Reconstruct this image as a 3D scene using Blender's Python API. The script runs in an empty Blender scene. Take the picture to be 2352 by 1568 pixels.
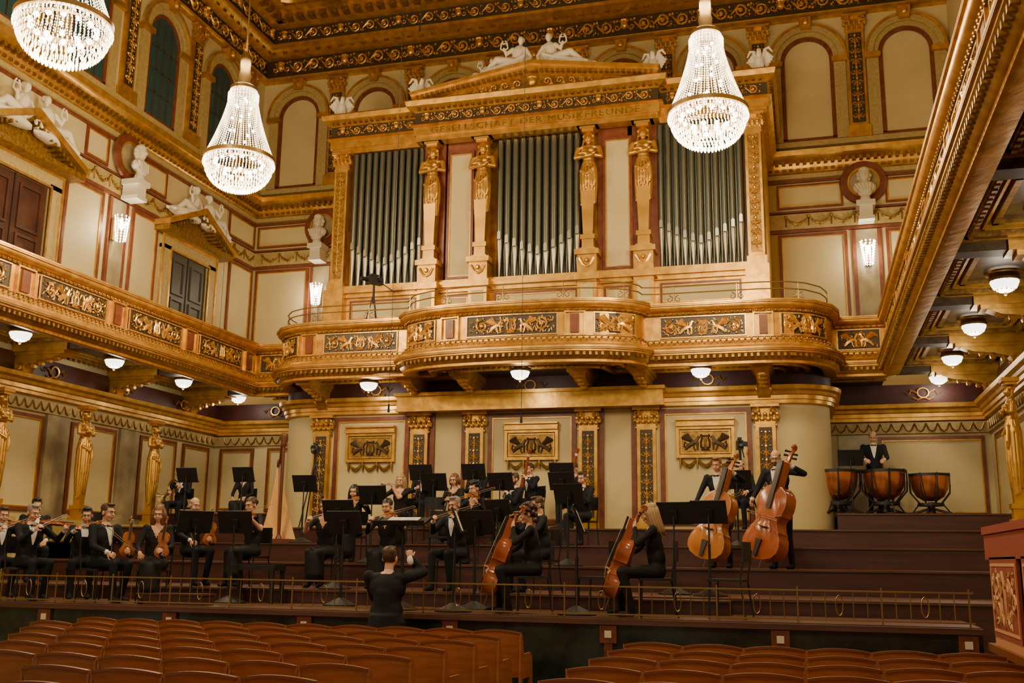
import bpy, math, random, bmesh
from mathutils import Vector, Matrix
from mathutils.bvhtree import BVHTree
random.seed(7)
pi=math.pi
V=Vector
# ------------------------------------------------------------ materials
MATS={}
def mat(name,col,rough=.5,metal=0.0,emit=0,col2=None,scale=4.0,bump=0,stretch=None,spec=None,ecol=None,crevice_shade=None):
    m=bpy.data.materials.new(name);m.use_nodes=True
    nt=m.node_tree;b=nt.nodes['Principled BSDF']
    b.inputs['Base Color'].default_value=(*col,1);b.inputs['Roughness'].default_value=rough;b.inputs['Metallic'].default_value=metal
    if spec is not None:b.inputs['Specular IOR Level'].default_value=spec
    out=None
    if col2 or bump:
        tc=nt.nodes.new('ShaderNodeTexCoord');mp=nt.nodes.new('ShaderNodeMapping')
        if stretch: mp.inputs['Scale'].default_value=stretch
        nz=nt.nodes.new('ShaderNodeTexNoise');nz.inputs['Scale'].default_value=scale;nz.inputs['Detail'].default_value=5
        nt.links.new(tc.outputs['Object'],mp.inputs[0]);nt.links.new(mp.outputs[0],nz.inputs['Vector'])
        if col2:
            rp=nt.nodes.new('ShaderNodeValToRGB');rp.color_ramp.elements[0].position=.35;rp.color_ramp.elements[1].position=.65
            rp.color_ramp.elements[0].color=(*col,1);rp.color_ramp.elements[1].color=(*col2,1)
            nt.links.new(nz.outputs[0],rp.inputs[0]);out=rp.outputs[0];nt.links.new(out,b.inputs['Base Color'])
        if bump:
            bp=nt.nodes.new('ShaderNodeBump');bp.inputs['Strength'].default_value=bump;bp.inputs['Distance'].default_value=.02
            nt.links.new(nz.outputs[0],bp.inputs['Height']);nt.links.new(bp.outputs[0],b.inputs['Normal'])
    if crevice_shade:   # occlusion-like shade painted into the colour of the crevices
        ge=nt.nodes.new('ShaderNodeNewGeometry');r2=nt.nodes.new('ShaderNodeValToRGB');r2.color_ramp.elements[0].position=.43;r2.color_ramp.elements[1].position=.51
        r2.color_ramp.elements[0].color=(*crevice_shade,1);r2.color_ramp.elements[1].color=(1,1,1,1)
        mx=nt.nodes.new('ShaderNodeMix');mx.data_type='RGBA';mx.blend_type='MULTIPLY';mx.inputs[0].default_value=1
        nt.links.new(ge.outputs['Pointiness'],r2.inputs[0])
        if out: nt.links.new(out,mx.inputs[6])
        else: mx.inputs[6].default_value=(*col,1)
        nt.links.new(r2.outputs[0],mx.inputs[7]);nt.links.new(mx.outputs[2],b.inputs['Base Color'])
    if emit:
        b.inputs['Emission Color'].default_value=(*(ecol or col),1);b.inputs['Emission Strength'].default_value=emit
        m.cycles.emission_sampling='NONE'
    MATS[name]=m
mat('gold',(.50,.255,.038),.36,.7,col2=(.72,.405,.08),scale=5,bump=.35)
mat('gold_figure',(.56,.29,.05),.34,.7,col2=(.78,.45,.10),scale=6,bump=.25,crevice_shade=(.2,.14,.08))
mat('gold_dark',(.20,.105,.022),.42,.65,col2=(.40,.22,.045),scale=12,bump=.5)
mat('gold_relief',(.82,.48,.12),.32,.7,col2=(.54,.29,.055),scale=20)
mat('bronze',(.08,.045,.018),.5,.3)
mat('panel_black',(.045,.027,.010),.5)
mat('cream',(.54,.435,.205),.6,col2=(.60,.485,.24),scale=.8)
mat('cream_trim',(.46,.34,.13),.5,col2=(.36,.26,.09),scale=14,bump=.3)
mat('red_marble',(.14,.033,.016),.35,col2=(.20,.06,.025),scale=7)
mat('dark_red',(.07,.015,.011),.5,col2=(.045,.010,.008),scale=3)
mat('marble',(.38,.31,.17),.3,col2=(.22,.17,.095),scale=2.2)
mat('plaster',(.72,.65,.50),.6,crevice_shade=(.45,.36,.24))
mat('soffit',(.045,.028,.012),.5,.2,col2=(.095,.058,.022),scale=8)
mat('ceil_gold',(.25,.13,.032),.45,.5,col2=(.42,.24,.06),scale=6,bump=.4)
mat('stage_wood',(.072,.024,.019),.4,col2=(.048,.016,.013),scale=3,stretch=(.4,6,6))
mat('stage_floor',(.12,.05,.03),.4,col2=(.075,.03,.019),scale=3,stretch=(.4,8,8))
mat('parquet',(.10,.05,.025),.35,col2=(.07,.035,.018),scale=5)
mat('chair_wood',(.42,.155,.055),.38,col2=(.31,.105,.036),scale=3,stretch=(1,1,9))
mat('chair_edge',(.19,.06,.02),.35)
mat('green_marble',(.010,.018,.016),.15,col2=(.035,.05,.045),scale=3)
mat('pipe',(.18,.19,.155),.33,.8)
mat('pipe_shine',(.48,.47,.39),.3,.85)
mat('door_wood',(.08,.028,.016),.45,col2=(.045,.016,.01),scale=3)
mat('door_grey',(.05,.045,.035),.5)
mat('glass_dark',(.025,.075,.08),.15)
mat('black',(.010,.010,.011),.5)
mat('suit',(.010,.012,.017),.8,spec=.3)
mat('dress',(.010,.010,.012),.75,spec=.3)
mat('shirt',(.8,.8,.78),.7)
mat('skin',(.66,.36,.23),.5)
mat('lip',(.45,.13,.10),.5)
mat('eye_white',(.7,.7,.68),.3)
mat('hair_brown',(.06,.028,.013),.5);mat('hair_black',(.012,.009,.008),.45);mat('hair_blond',(.38,.24,.11),.5);mat('hair_grey',(.25,.21,.17),.6);mat('hair_auburn',(.17,.06,.022),.5)
mat('violin_wood',(.34,.10,.025),.22,col2=(.42,.15,.04),scale=4)
mat('cello_wood',(.30,.065,.02),.2,col2=(.38,.10,.027),scale=4)
mat('bass_wood',(.54,.205,.048),.2,col2=(.42,.14,.032),scale=3)
mat('bass_wood_red',(.40,.10,.027),.2,col2=(.31,.07,.018),scale=3)
mat('ebony',(.012,.009,.008),.3)
mat('string',(.5,.5,.48),.3,.9)
mat('bowstick',(.42,.2,.07),.35)
mat('harp_wood',(.60,.31,.095),.3);mat('harp_dark',(.12,.035,.015),.3)
mat('copper',(.66,.25,.09),.24,.9);mat('steel',(.35,.35,.35),.3,.9);mat('drumhead',(.6,.55,.45),.5)
mat('brass',(.33,.21,.08),.35,.8)
mat('paper',(.78,.77,.72),.7)
mat('cloth_red',(.23,.04,.018),.85,bump=.3,scale=40);mat('cloth_gold',(.50,.25,.11),.8)
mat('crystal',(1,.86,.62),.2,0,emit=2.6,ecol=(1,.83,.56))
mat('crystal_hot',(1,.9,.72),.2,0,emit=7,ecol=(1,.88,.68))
mat('bulb',(1,.9,.75),.3,0,emit=32,ecol=(1,.9,.75))
mat('lamp_glass',(1,.95,.85),.2,0,emit=5,ecol=(1,.93,.8))
# ------------------------------------------------------------ mesh builder
class MB:
    def __init__(s): s.v=[];s.f=[];s.mi=[];s.ms=[];s.c=0;s.M=Matrix()
    def use(s,n):
        if n not in s.ms: s.ms.append(n)
        s.c=s.ms.index(n);return s
    def add(s,vs,fs):
        b=len(s.v);M=s.M
        s.v+=[tuple(M@V(p)) for p in vs];s.f+=[tuple(i+b for i in f) for f in fs];s.mi+=[s.c]*len(fs);return s
    def bx(s,x0,x1,y0,y1,z0,z1):
        return s.add([(x0,y0,z0),(x1,y0,z0),(x1,y1,z0),(x0,y1,z0),(x0,y0,z1),(x1,y0,z1),(x1,y1,z1),(x0,y1,z1)],
          [(0,3,2,1),(4,5,6,7),(0,1,5,4),(1,2,6,5),(2,3,7,6),(3,0,4,7)])
    def tube(s,ps,rs,n=6):
        ps=[V(p) for p in ps]
        if not hasattr(rs,'__len__'): rs=[rs]*len(ps)
        vs=[];up=None;L=len(ps)
        for i,p in enumerate(ps):
            t=(ps[min(i+1,L-1)]-ps[max(i-1,0)])
            if t.length<1e-9:t=V((0,0,1))
            t.normalize()
            if up is None: up=V((0,0,1)) if abs(t.z)<.9 else V((0,1,0))
            a=up-t*up.dot(t)
            if a.length<1e-6: a=t.orthogonal()
            a.normalize();up=a;b=t.cross(a)
            for k in range(n):
                q=2*pi*k/n;vs.append(p+(a*math.cos(q)+b*math.sin(q))*rs[i])
        fs=[tuple(range(n))[::-1],tuple(range((L-1)*n,L*n))]
        for i in range(L-1):
            for k in range(n):
                fs.append((i*n+k,i*n+(k+1)%n,(i+1)*n+(k+1)%n,(i+1)*n+k))
        return s.add(vs,fs)
    def cap(s,p0,p1,r0,r1,n=10):
        p0=V(p0);p1=V(p1);d=(p1-p0)
        if d.length<1e-6:d=V((0,0,1e-3))
        u=d.normalized()
        return s.tube([p0-u*r0*.98,p0-u*r0*.7,p0,p1,p1+u*r1*.7,p1+u*r1*.98],[r0*.2,r0*.72,r0,r1,r1*.72,r1*.2],n)
    def ell(s,c,r,n=10,m=7):
        if not hasattr(r,'__len__'): r=(r,r,r)
        vs=[(c[0],c[1],c[2]-r[2])];fs=[]
        for i in range(1,m):
            a=-pi/2+pi*i/m
            for k in range(n):
                q=2*pi*k/n;vs.append((c[0]+r[0]*math.cos(a)*math.cos(q),c[1]+r[1]*math.cos(a)*math.sin(q),c[2]+r[2]*math.sin(a)))
        vs.append((c[0],c[1],c[2]+r[2]));e=len(vs)-1
        for k in range(n):
            fs.append((0,1+(k+1)%n,1+k));fs.append((e,e-n+k,e-n+(k+1)%n))
            for i in range(m-2): a=1+i*n;fs.append((a+k,a+(k+1)%n,a+n+(k+1)%n,a+n+k))
        return s.add(vs,fs)
    def octa(s,c,r,h=None):
        h=h or r;x,y,z=c
        return s.add([(x+r,y,z),(x,y+r,z),(x-r,y,z),(x,y-r,z),(x,y,z+h),(x,y,z-h)],[(0,1,4),(1,2,4),(2,3,4),(3,0,4),(1,0,5),(2,1,5),(3,2,5),(0,3,5)])
    def lathe(s,prof,c=(0,0,0),n=20):
        vs=[];fs=[]
        for r,z in prof:
            for k in range(n):
                q=2*pi*k/n;vs.append((c[0]+r*math.cos(q),c[1]+r*math.sin(q),c[2]+z))
        for i in range(len(prof)-1):
            for k in range(n):
                k2=(k+1)%n;fs.append((i*n+k,i*n+k2,(i+1)*n+k2,(i+1)*n+k))
        return s.add(vs,fs)
    def ext(s,poly,y0,y1):   # poly in xz
        n=len(poly)
        vs=[(x,y0,z) for x,z in poly]+[(x,y1,z) for x,z in poly]
        return s.add(vs,[tuple(range(n)),tuple(range(n,2*n))[::-1]]+[(i,i+n,(i+1)%n+n,(i+1)%n) for i in range(n)])
    def extx(s,poly,x0,x1):   # poly in yz
        n=len(poly)
        vs=[(x0,y,z) for y,z in poly]+[(x1,y,z) for y,z in poly]
        return s.add(vs,[tuple(range(n)),tuple(range(n,2*n))[::-1]]+[(i,i+n,(i+1)%n+n,(i+1)%n) for i in range(n)])
    def extz(s,poly,z0,z1):
        n=len(poly)
        vs=[(x,y,z0) for x,y in poly]+[(x,y,z1) for x,y in poly]
        return s.add(vs,[tuple(range(n))[::-1],tuple(range(n,2*n))]+[(i,(i+1)%n,(i+1)%n+n,i+n) for i in range(n)])
    def arch(s,x,y0,y1,z,ri,ro,n=16):
        for k in range(n):
            a=pi*k/n;b=pi*(k+1)/n
            s.ext([(x+r*math.cos(q),z+r*math.sin(q)) for r,q in ((ri,a),(ro,a),(ro,b),(ri,b))],y0,y1)
        return s
    def merge(s,vs,fs,M=None):
        o=s.M
        if M is not None: s.M=o@M
        s.add(vs,fs);s.M=o;return s
def tomesh(mb,name,sharp=40):
    me=bpy.data.meshes.new(name);me.from_pydata(mb.v,[],mb.f)
    for n in mb.ms: me.materials.append(MATS[n])
    me.polygons.foreach_set('material_index',mb.mi)
    bm=bmesh.new();bm.from_mesh(me);bmesh.ops.recalc_face_normals(bm,faces=bm.faces);bm.to_mesh(me);bm.free()
    me.polygons.foreach_set('use_smooth',[True]*len(me.polygons))
    if sharp: me.set_sharp_from_angle(angle=math.radians(sharp))
    me.update();return me
COL=bpy.context.scene.collection
def obj(name,mb,parent=None,label=None,cat=None,kind=None,group=None,sharp=40,loc=None):
    me=(tomesh(mb,name,sharp) if isinstance(mb,MB) else mb)
    o=bpy.data.objects.new(name,me);COL.objects.link(o)
    if loc:o.location=loc
    if parent:o.parent=parent
    if label:o['label']=label
    if cat:o['category']=cat
    if kind:o['kind']=kind
    if group:o['group']=group
    return o
def empty(name,label,cat,group=None,kind=None):
    return obj(name,None,None,label,cat,kind,group)
def remesh(mb,vox,it=3):
    o=obj('tmp',mb,sharp=0);m=o.modifiers.new('r','REMESH');m.mode='VOXEL';m.voxel_size=vox
    if it: q=o.modifiers.new('s','SMOOTH');q.factor=.5;q.iterations=it
    bpy.context.view_layer.update();dg=bpy.context.evaluated_depsgraph_get()
    me=bpy.data.meshes.new_from_object(o.evaluated_get(dg))
    vs=[tuple(v.co) for v in me.vertices];fs=[tuple(p.vertices) for p in me.polygons]
    old=o.data;bpy.data.objects.remove(o);bpy.data.meshes.remove(me);bpy.data.meshes.remove(old);return vs,fs
def clone(root,M,label=None):
    r=root.copy();COL.objects.link(r);r.matrix_world=M
    if label:r['label']=label
    def rec(a,b):
        for c in a.children:
            d=c.copy();d.parent=b;COL.objects.link(d);rec(c,d)
    rec(root,r);return r
PROTO={}
def put(kind,build,M,label=None):
    if kind not in PROTO:
        r=build();PROTO[kind]=r;r.matrix_world=M
        if label:r['label']=label
        return r
    return clone(PROTO[kind],M,label)
def TR(x,y,z,rz=0,s=1): return Matrix.Translation((x,y,z))@Matrix.Rotation(rz,4,'Z')@Matrix.Scale(s,4)
def frame(o,zd,yd):
    z=V(zd).normalized();y=V(yd);y=(y-z*y.dot(z)).normalized();x=y.cross(z)
    M=Matrix((x,y,z)).transposed().to_4x4();M.translation=V(o);return M
class Path:
    def __init__(s,pts):
        s.p=[V((a,b)) for a,b in pts];s.L=[0]
        for a,b in zip(s.p,s.p[1:]): s.L.append(s.L[-1]+(b-a).length)
        s.len=s.L[-1]
    def at(s,t,z,o=0):
        t=min(max(t,0),s.len-1e-6);i=0
        while i<len(s.L)-2 and s.L[i+1]<=t:i+=1
        a,b=s.p[i],s.p[i+1];d=(b-a).normalized();q=a+d*(t-s.L[i])
        return V((q.x+d.y*o,q.y-d.x*o,z))
    def sweep(s,mb,prof,close=False):
        n=len(s.p);K=len(prof);vs=[]
        for i in range(n):
            d0=(s.p[i]-s.p[i-1]).normalized() if i else None
            d1=(s.p[i+1]-s.p[i]).normalized() if i<n-1 else None
            n0=V((d0.y,-d0.x)) if d0 else None;n1=V((d1.y,-d1.x)) if d1 else None
            if n0 is None:m=n1
            elif n1 is None:m=n0
            else:
                m=(n0+n1);m=m/max(m.length_squared/2,.4)
            for o,z in prof: vs.append((s.p[i].x+m.x*o,s.p[i].y+m.y*o,z))
        fs=[]
        R=range(K) if close else range(K-1)
        for i in range(n-1):
            for k in R:
                k2=(k+1)%K;fs.append((i*K+k,i*K+k2,(i+1)*K+k2,(i+1)*K+k))
        if close: fs+=[tuple(range(K)),tuple(range((n-1)*K,n*K))]
        mb.add(vs,fs)
    def box(s,mb,s0,s1,z0,z1,o0,o1,seg=None):
        k=seg or max(1,int((s1-s0)/.3)) if len(s.p)>2 else 1
        for i in range(k):
            a=s0+(s1-s0)*i/k;b=s0+(s1-s0)*(i+1)/k
            vs=[s.at(a,z0,o0),s.at(b,z0,o0),s.at(b,z0,o1),s.at(a,z0,o1),s.at(a,z1,o0),s.at(b,z1,o0),s.at(b,z1,o1),s.at(a,z1,o1)]
            mb.add(vs,[(0,3,2,1),(4,5,6,7),(0,1,5,4),(1,2,6,5),(2,3,7,6),(3,0,4,7)])
    def frame(s,mb,s0,s1,z0,z1,w,o0,o1):
        s.box(mb,s0,s1,z0,z0+w,o0,o1);s.box(mb,s0,s1,z1-w,z1,o0,o1)
        s.box(mb,s0,s0+w,z0+w,z1-w,o0,o1);s.box(mb,s1-w,s1,z0+w,z1-w,o0,o1)
def spiral(P,mb,s,z,r,a0,turns,o=.03,w=.16,dirn=1,n=14):
    pts=[];rs=[]
    for i in range(n+1):
        t=i/n;q=a0+dirn*turns*2*pi*t;rr=r*(1-.88*t)
        pts.append(P.at(s+rr*math.cos(q),z+rr*math.sin(q),o));rs.append(r*w*(1-.5*t))
    mb.tube(pts,rs,4)
def curve(P,mb,pl,rs,o=.03,n=4): mb.tube([P.at(a,b,o) for a,b in pl],rs,n)
def blob(P,mb,s,z,r,o=.03):
    p=P.at(s,z,o);mb.ell(p,r,6,4)
def leafy(P,mb,s0,s1,z0,z1,o,dens=70):
    h=z1-z0
    for k in range(int((s1-s0)*dens)):
        s=random.uniform(s0+.04,s1-.04);z=random.uniform(z0+h*.1,z1-h*.1);a=random.uniform(0,pi);l=h*.09
        curve(P,mb,[(s-l*math.cos(a),z-l*math.sin(a)),(s,z),(s+l*math.cos(a+.6),z+l*math.sin(a+.6))],[h*.01,h*.032,h*.01],o,3)
def frieze(P,mb,s0,s1,z0,z1,unit=None,mask=True,o=.03):
    h=z1-z0;zc=(z0+z1)/2;u=unit or h*1.35;n=max(1,int(round((s1-s0)/u)));u=(s1-s0)/n
    for i in range(n):
        s=s0+u*(i+.5);d=1 if i%2 else -1
        if mask and i%4==0:
            p=P.at(s,zc,o+.03);mb.ell(p,(h*.24,h*.24,h*.33),8,5);mb.ell((p.x,p.y,p.z+h*.26),(h*.3,h*.2,h*.14),6,4)
            for e in(-1,1):
                spiral(P,mb,s+e*h*.42,zc-h*.1,h*.2,0 if e<0 else pi,1.2,o,.25,e);blob(P,mb,s+e*h*.4,zc+h*.3,h*.09,o)
        else:
            spiral(P,mb,s,zc,h*.38,-d*pi/2,1.5,o,.2,d)
            curve(P,mb,[(s-u*.5,zc+d*h*.2),(s-u*.3,zc-d*h*.05),(s-u*.1,zc-d*h*.34),(s,zc-d*h*.36)],[h*.03,h*.07,h*.07,h*.05],o)
            blob(P,mb,s,zc,h*.12,o);blob(P,mb,s+u*.4,zc-d*h*.3,h*.1,o);blob(P,mb,s-u*.45,zc+d*h*.35,h*.09,o);blob(P,mb,s+u*.45,zc+d*h*.3,h*.08,o)
def lyrepanel(P,mb,s0,s1,z0,z1,o=.03,gk=.42,fill=True):
    h=z1-z0;zc=(z0+z1)/2;c=(s0+s1)/2;W=(s1-s0)/2
    for e in(-1,1):
        curve(P,mb,[(c+e*h*.05,z0+h*.18),(c+e*h*.2,z0+h*.25),(c+e*h*.22,zc),(c+e*h*.14,zc+h*.2),(c+e*h*.2,z1-h*.12)],[h*.06,h*.06,h*.05,h*.045,h*.05],o)
        g=min(W*gk,h*.85);b=c+e*g
        curve(P,mb,[(b-e*h*.3,z0+h*.1),(b-e*h*.3,zc-h*.05),(b-e*h*.12,zc-h*.02),(b+e*h*.15,zc-h*.18),(b+e*h*.3,z0+h*.14)],[h*.045,h*.09,h*.12,h*.12,h*.06],o,5)
        curve(P,mb,[(b-e*h*.1,zc-h*.1),(b-e*h*.12,z0+h*.2),(b-e*h*.2,z0+h*.08)],[h*.07,h*.045,h*.04],o,5)
        curve(P,mb,[(b-e*h*.22,zc),(b-e*h*.30,zc+h*.18),(b-e*h*.34,zc+h*.28),(b-e*h*.44,zc+h*.24)],[h*.1,h*.08,h*.07,h*.03],o,5)
        for k in range(6):
            a=.45+k*.15
            curve(P,mb,[(b-e*h*.12,zc),(b+e*h*.22*math.cos(a),zc+h*.24*math.sin(a)),(b+e*h*(.60-.03*k)*math.cos(a),zc+h*(.40+.01*k)*math.sin(a+.15))],[h*.06,h*.055,h*.03],o)
        x=b+e*h*.72;k=0
        while abs(x-c)<W-h*.2 and fill:
            d=1 if k%2 else -1
            spiral(P,mb,x,zc,h*.36,-d*pi/2,1.6,o,.16,d*e);blob(P,mb,x,zc,h*.10,o)
            for a in range(7): blob(P,mb,x+h*.43*math.cos(a*.9+.5),zc+h*.41*math.sin(a*.9+.5),h*.05,o)
            x+=e*h*.74;k+=1
    if fill: leafy(P,mb,s0,s1,z0,z1,o,85)
    curve(P,mb,[(c-h*.24,z1-h*.2),(c+h*.24,z1-h*.2)],h*.035,o);curve(P,mb,[(c-h*.2,z0+h*.12),(c+h*.2,z0+h*.12)],h*.05,o)
    for k in(-1,0,1): curve(P,mb,[(c+k*h*.06,z0+h*.2),(c+k*h*.06,z1-h*.2)],h*.014,o)
def candelabra(P,mb,s,z0,z1,w,o=.03):
    n=max(2,int((z1-z0)/(w*.95)));u=(z1-z0)/n
    curve(P,mb,[(s,z0),(s,z1)],w*.06,o)
    for i in range(n):
        z=z0+u*(i+.5)
        for e in(-1,1): spiral(P,mb,s+e*w*.25,z,w*.22,pi/2-e*pi/2,1.1,o,.24,e*(1 if i%2 else -1),8)
        blob(P,mb,s,z+u*.4,w*.14,o);blob(P,mb,s+w*.3,z+u*.45,w*.07,o);blob(P,mb,s-w*.3,z+u*.45,w*.07,o)
        for e in(-1,1): curve(P,mb,[(s,z-u*.3),(s+e*w*.2,z-u*.15),(s+e*w*.34,z-u*.32)],[w*.03,w*.06,w*.02],o)
def capital(P,mb,s,z0,z1,w,o=.0):
    h=z1-z0
    P.box(mb,s-w*.72,s+w*.72,z1-h*.14,z1,o,o+w*.45);P.box(mb,s-w*.5,s+w*.5,z0,z1-h*.14,o,o+w*.18);P.box(mb,s-w*.58,s+w*.58,z0-h*.08,z0,o,o+w*.26)
    for r,zz in((0,z0+h*.2),(1,z0+h*.45)):
        for k in range(4+r):
            x=s+(k-(3+r)/2)*w*.3;curve(P,mb,[(x,zz-h*.2),(x,zz)],[w*.1,w*.14],o+w*.2,5);blob(P,mb,x,zz+h*.05,w*.11,o+w*.32)
    for e in(-1,1): spiral(P,mb,s+e*w*.48,z1-h*.3,w*.24,pi/2,1.3,o+w*.36,.28,e,10)
def trim(mb,n=[0]):
    n[0]+=1;return obj('trim_%d'%n[0],mb,kind='structure')
# ------------------------------------------------------------ room
XL,XR,YB,C=-15.2,3.94,26.1,-5.7
PL=Path([(XL,5),(XL,YB)]);PB=Path([(XL,YB),(XR,YB)])
PALL=Path([(XL,5),(XL,YB),(XR,YB),(XR,2)])
def sx(x): return x-XL
def sy(y): return y-5
YLB=24.7
m=MB().use('cream');m.bx(XL-.3,XL,3,YB+.3,0,17.6);obj('wall_left',m,kind='structure')
m=MB().use('cream');m.bx(XR,XR+.3,1,YB+.3,0,17.6);obj('wall_right',m,kind='structure')
m=MB().use('cream');m.bx(XL,XR,YB,YB+.3,5.6,17.6);m.bx(XL,XR,YLB,YB,0,5.6);obj('wall_back',m,kind='structure')
m=MB().use('parquet');m.bx(XL,XR,-2,12.55,-.2,0);obj('floor',m,kind='structure')
m=MB().use('ceil_gold');m.bx(XL,XR,3,YB,17.5,17.8)
for i in range(9): m.bx(XL,XR,4.5+i*2.6,4.9+i*2.6,17.15,17.5)
for i in range(9): m.bx(XL+.2+i*2.3,XL+.6+i*2.3,3,YB,17.2,17.5)
m.use('gold')
for i in range(8):
    for j in range(8):
        x=XL+1.55+i*2.3;y=6+j*2.6
        if x<XR-.5: m.lathe([(.75,0),(.75,-.08),(.65,-.1),(.6,0)],(x,y,17.5),16);m.ell((x,y,17.45),(.25,.25,.15),8,5)
obj('ceiling',m,kind='structure')
m=MB().use('gold')
PALL.sweep(m,[(.0,15.55),(.1,15.6),(.18,15.68),(.05,15.74),(.06,15.78)])
PALL.sweep(m,[(.08,16.28),(.3,16.34),(.38,16.45),(.5,16.5),(.5,16.6),(.42,16.62)])
PALL.sweep(m,[(.5,17.05),(.75,17.1),(.95,17.2),(.95,17.32),(1.15,17.4),(1.15,17.5)])
m.use('panel_black');PALL.sweep(m,[(.06,15.76),(.06,16.3)]);PALL.sweep(m,[(.42,16.6),(.5,17.06)])
m.use('gold_dark')
for P,L0,L1 in((PL,4,21),(PB,0,19.1)):
    k=L0
    while k<L1: P.box(m,k,k+.14,16.36,16.5,.1,.36);P.box(m,k,k+.2,17.1,17.25,.5,1.0);k+=.36
trim(m)
m=MB().use('gold_relief');frieze(PB,m,.3,19,15.8,16.26,unit=.52,o=.1);frieze(PB,m,.6,18.8,16.64,17.02,unit=.46,o=.5);leafy(PB,m,.3,19,15.8,16.26,.08,40)
frieze(PL,m,7,20.9,15.8,16.26,unit=.52,o=.1);frieze(PL,m,9,20.6,16.64,17.02,unit=.46,o=.5);leafy(PL,m,7,20.9,15.8,16.26,.08,40);trim(m)
m=MB().use('gold');PALL.sweep(m,[(0,11.35),(.06,11.4),(.1,11.5),(.12,11.6),(.3,11.66),(.38,11.72),(.4,11.85),(.3,11.9),(.1,11.96),(0,12.0)])
m.use('gold_dark')
for P,L0,L1 in((PL,6,21.1),(PB,0,19.1)):
    k=L0
    while k<L1: P.box(m,k,k+.08,11.54,11.64,.1,.26);P.box(m,k,k+.09,11.4,11.46,.06,.12);k+=.17
trim(m)
m=MB().use('cream_trim');PALL.sweep(m,[(0,12.0),(.16,12.02),(.16,12.16),(0,12.18)])
PALL.sweep(m,[(0,11.2),(.05,11.22),(.05,11.33),(0,11.35)]);trim(m)
m=MB().use('cream_trim');PALL.sweep(m,[(0,9.86),(.05,9.88),(.05,10.28),(0,10.3)])
m.use('red_marble');PALL.sweep(m,[(.0,9.78),(.06,9.79),(.06,9.86),(0,9.87)]);PALL.sweep(m,[(.0,10.3),(.06,10.31),(.06,10.36),(0,10.37)])
PALL.sweep(m,[(.0,11.1),(.05,11.11),(.05,11.18),(0,11.19)])
m.use('gold_dark')
def garland(P,a,b):
    k=a
    while k<b-.3:
        curve(P,m,[(k+.55*t/6,10.2-.2*math.sin(pi*t/6)) for t in range(7)],[.015,.025,.035,.04,.035,.025,.015],.06,5);blob(P,m,k,10.2,.045,.07)
        for t in range(1,6): blob(P,m,k+.55*t/6,10.2-.2*math.sin(pi*t/6)+.03*(-1)**t,.028,.09)
        curve(P,m,[(k,10.2),(k,9.95)],.018,.06);k+=.55
garland(PL,sy(12.8),sy(25.8));garland(PB,.3,4);garland(PB,sx(-.2),18.9);trim(m)
def arches(P,cs,win=False,sp=2.41):
    for i,c in enumerate(cs):
        m=MB();p0=P.at(c,0,0);d=(P.p[1]-P.p[0]).normalized()
        m.M=Matrix(((d.x,-d.y,0,p0.x),(d.y,d.x,0,p0.y),(0,0,1,0),(0,0,0,1)))
        zs=14.4
        m.use('cream_trim');m.arch(0,-.16,0,zs,.78,.95);m.arch(0,-.10,0,zs,.66,.78)
        for e in(-1,1):
            x0,x1=sorted((e*.66,e*.95));m.bx(x0,x1,-.10,0,12.2,zs-.12)
            m.use('gold');m.bx(x0-.05,x1+.05,-.2,0,zs-.14,zs);m.use('cream_trim')
        m.use('gold');m.arch(0,-.2,-.14,zs,.93,.99);m.ext([(-.12,15.2),(.12,15.2),(.16,15.52),(-.16,15.52)],-.3,0);m.ell((0,-.3,15.38),(.09,.08,.12),6,5)
        m.use('red_marble');m.arch(0,-.06,0,zs,.56,.66)
        for e in(-1,1):
            x0,x1=sorted((e*.56,e*.66));m.bx(x0,x1,-.06,0,12.25,zs)
        m.bx(-.66,.66,-.06,0,12.2,12.28)
        trim(m)
        if win:
            w=MB().use('glass_dark')
            w.M=m.M.copy();w.ext([(-.56,12.28),(.56,12.28)]+[(.56*math.cos(pi*k/12),zs+.56*math.sin(pi*k/12)) for k in range(13)],-.03,-.01)
            w.use('door_grey')
            for x in(-.28,0,.28): w.bx(x-.02,x+.02,-.06,-.02,12.28,zs+.4)
            for z in(12.9,13.5,14.1): w.bx(-.56,.56,-.06,-.02,z-.02,z+.02)
            obj('window_%d'%(i+1),w,kind='structure')
        q=MB().use('gold');s=c+sp/2
        if s<P.len-.1:
            P.box(q,s-.27,s+.27,12.15,12.45,0,.2);P.box(q,s-.22,s+.22,12.4,15.2,0,.12);capital(P,q,s,15.1,15.5,.42,.05)
            q.use('panel_black');P.box(q,s-.16,s+.16,12.55,15.0,.1,.13);q.use('gold_relief');candelabra(P,q,s,12.6,14.95,.3,.14);trim(q)
arches(PB,[sx(-13.97+2.41*k) for k in range(8)])
arches(PL,[sy(15.5),sy(18.25),sy(21.0),sy(23.75)],True,sp=2.75)
def panel(m,P,s0,s1,z0,z1,o=0.0,w=.075):
    m.use('red_marble');P.frame(m,s0,s1,z0,z1,w,o,o+.05);m.use('gold');P.frame(m,s0+w,s1-w,z0+w,z1-w,min(.025,w*.5),o,o+.045)
    m.use('cream');P.box(m,s0+w+.02,s1-w-.02,z0+w+.02,z1-w-.02,o,o+.02)
m=MB()
for a,b in((18.0,19.3),(20.35,21.4),(24.75,26.0),(14.2,15.2)): panel(m,PL,sy(a),sy(b),6.2,9.75)
for a,b in((18.5,19.3),(20.5,21.6),(24.6,26.0),(13.5,15.2)): panel(m,PL,sy(a),sy(b),10.4,11.1,w=.05)
for a,b in((-15.1,-13.4),(-12.6,-11.4),(-.4,1.25),(2.15,3.85)): panel(m,PB,sx(a),sx(b),6.2,9.75)
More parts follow.
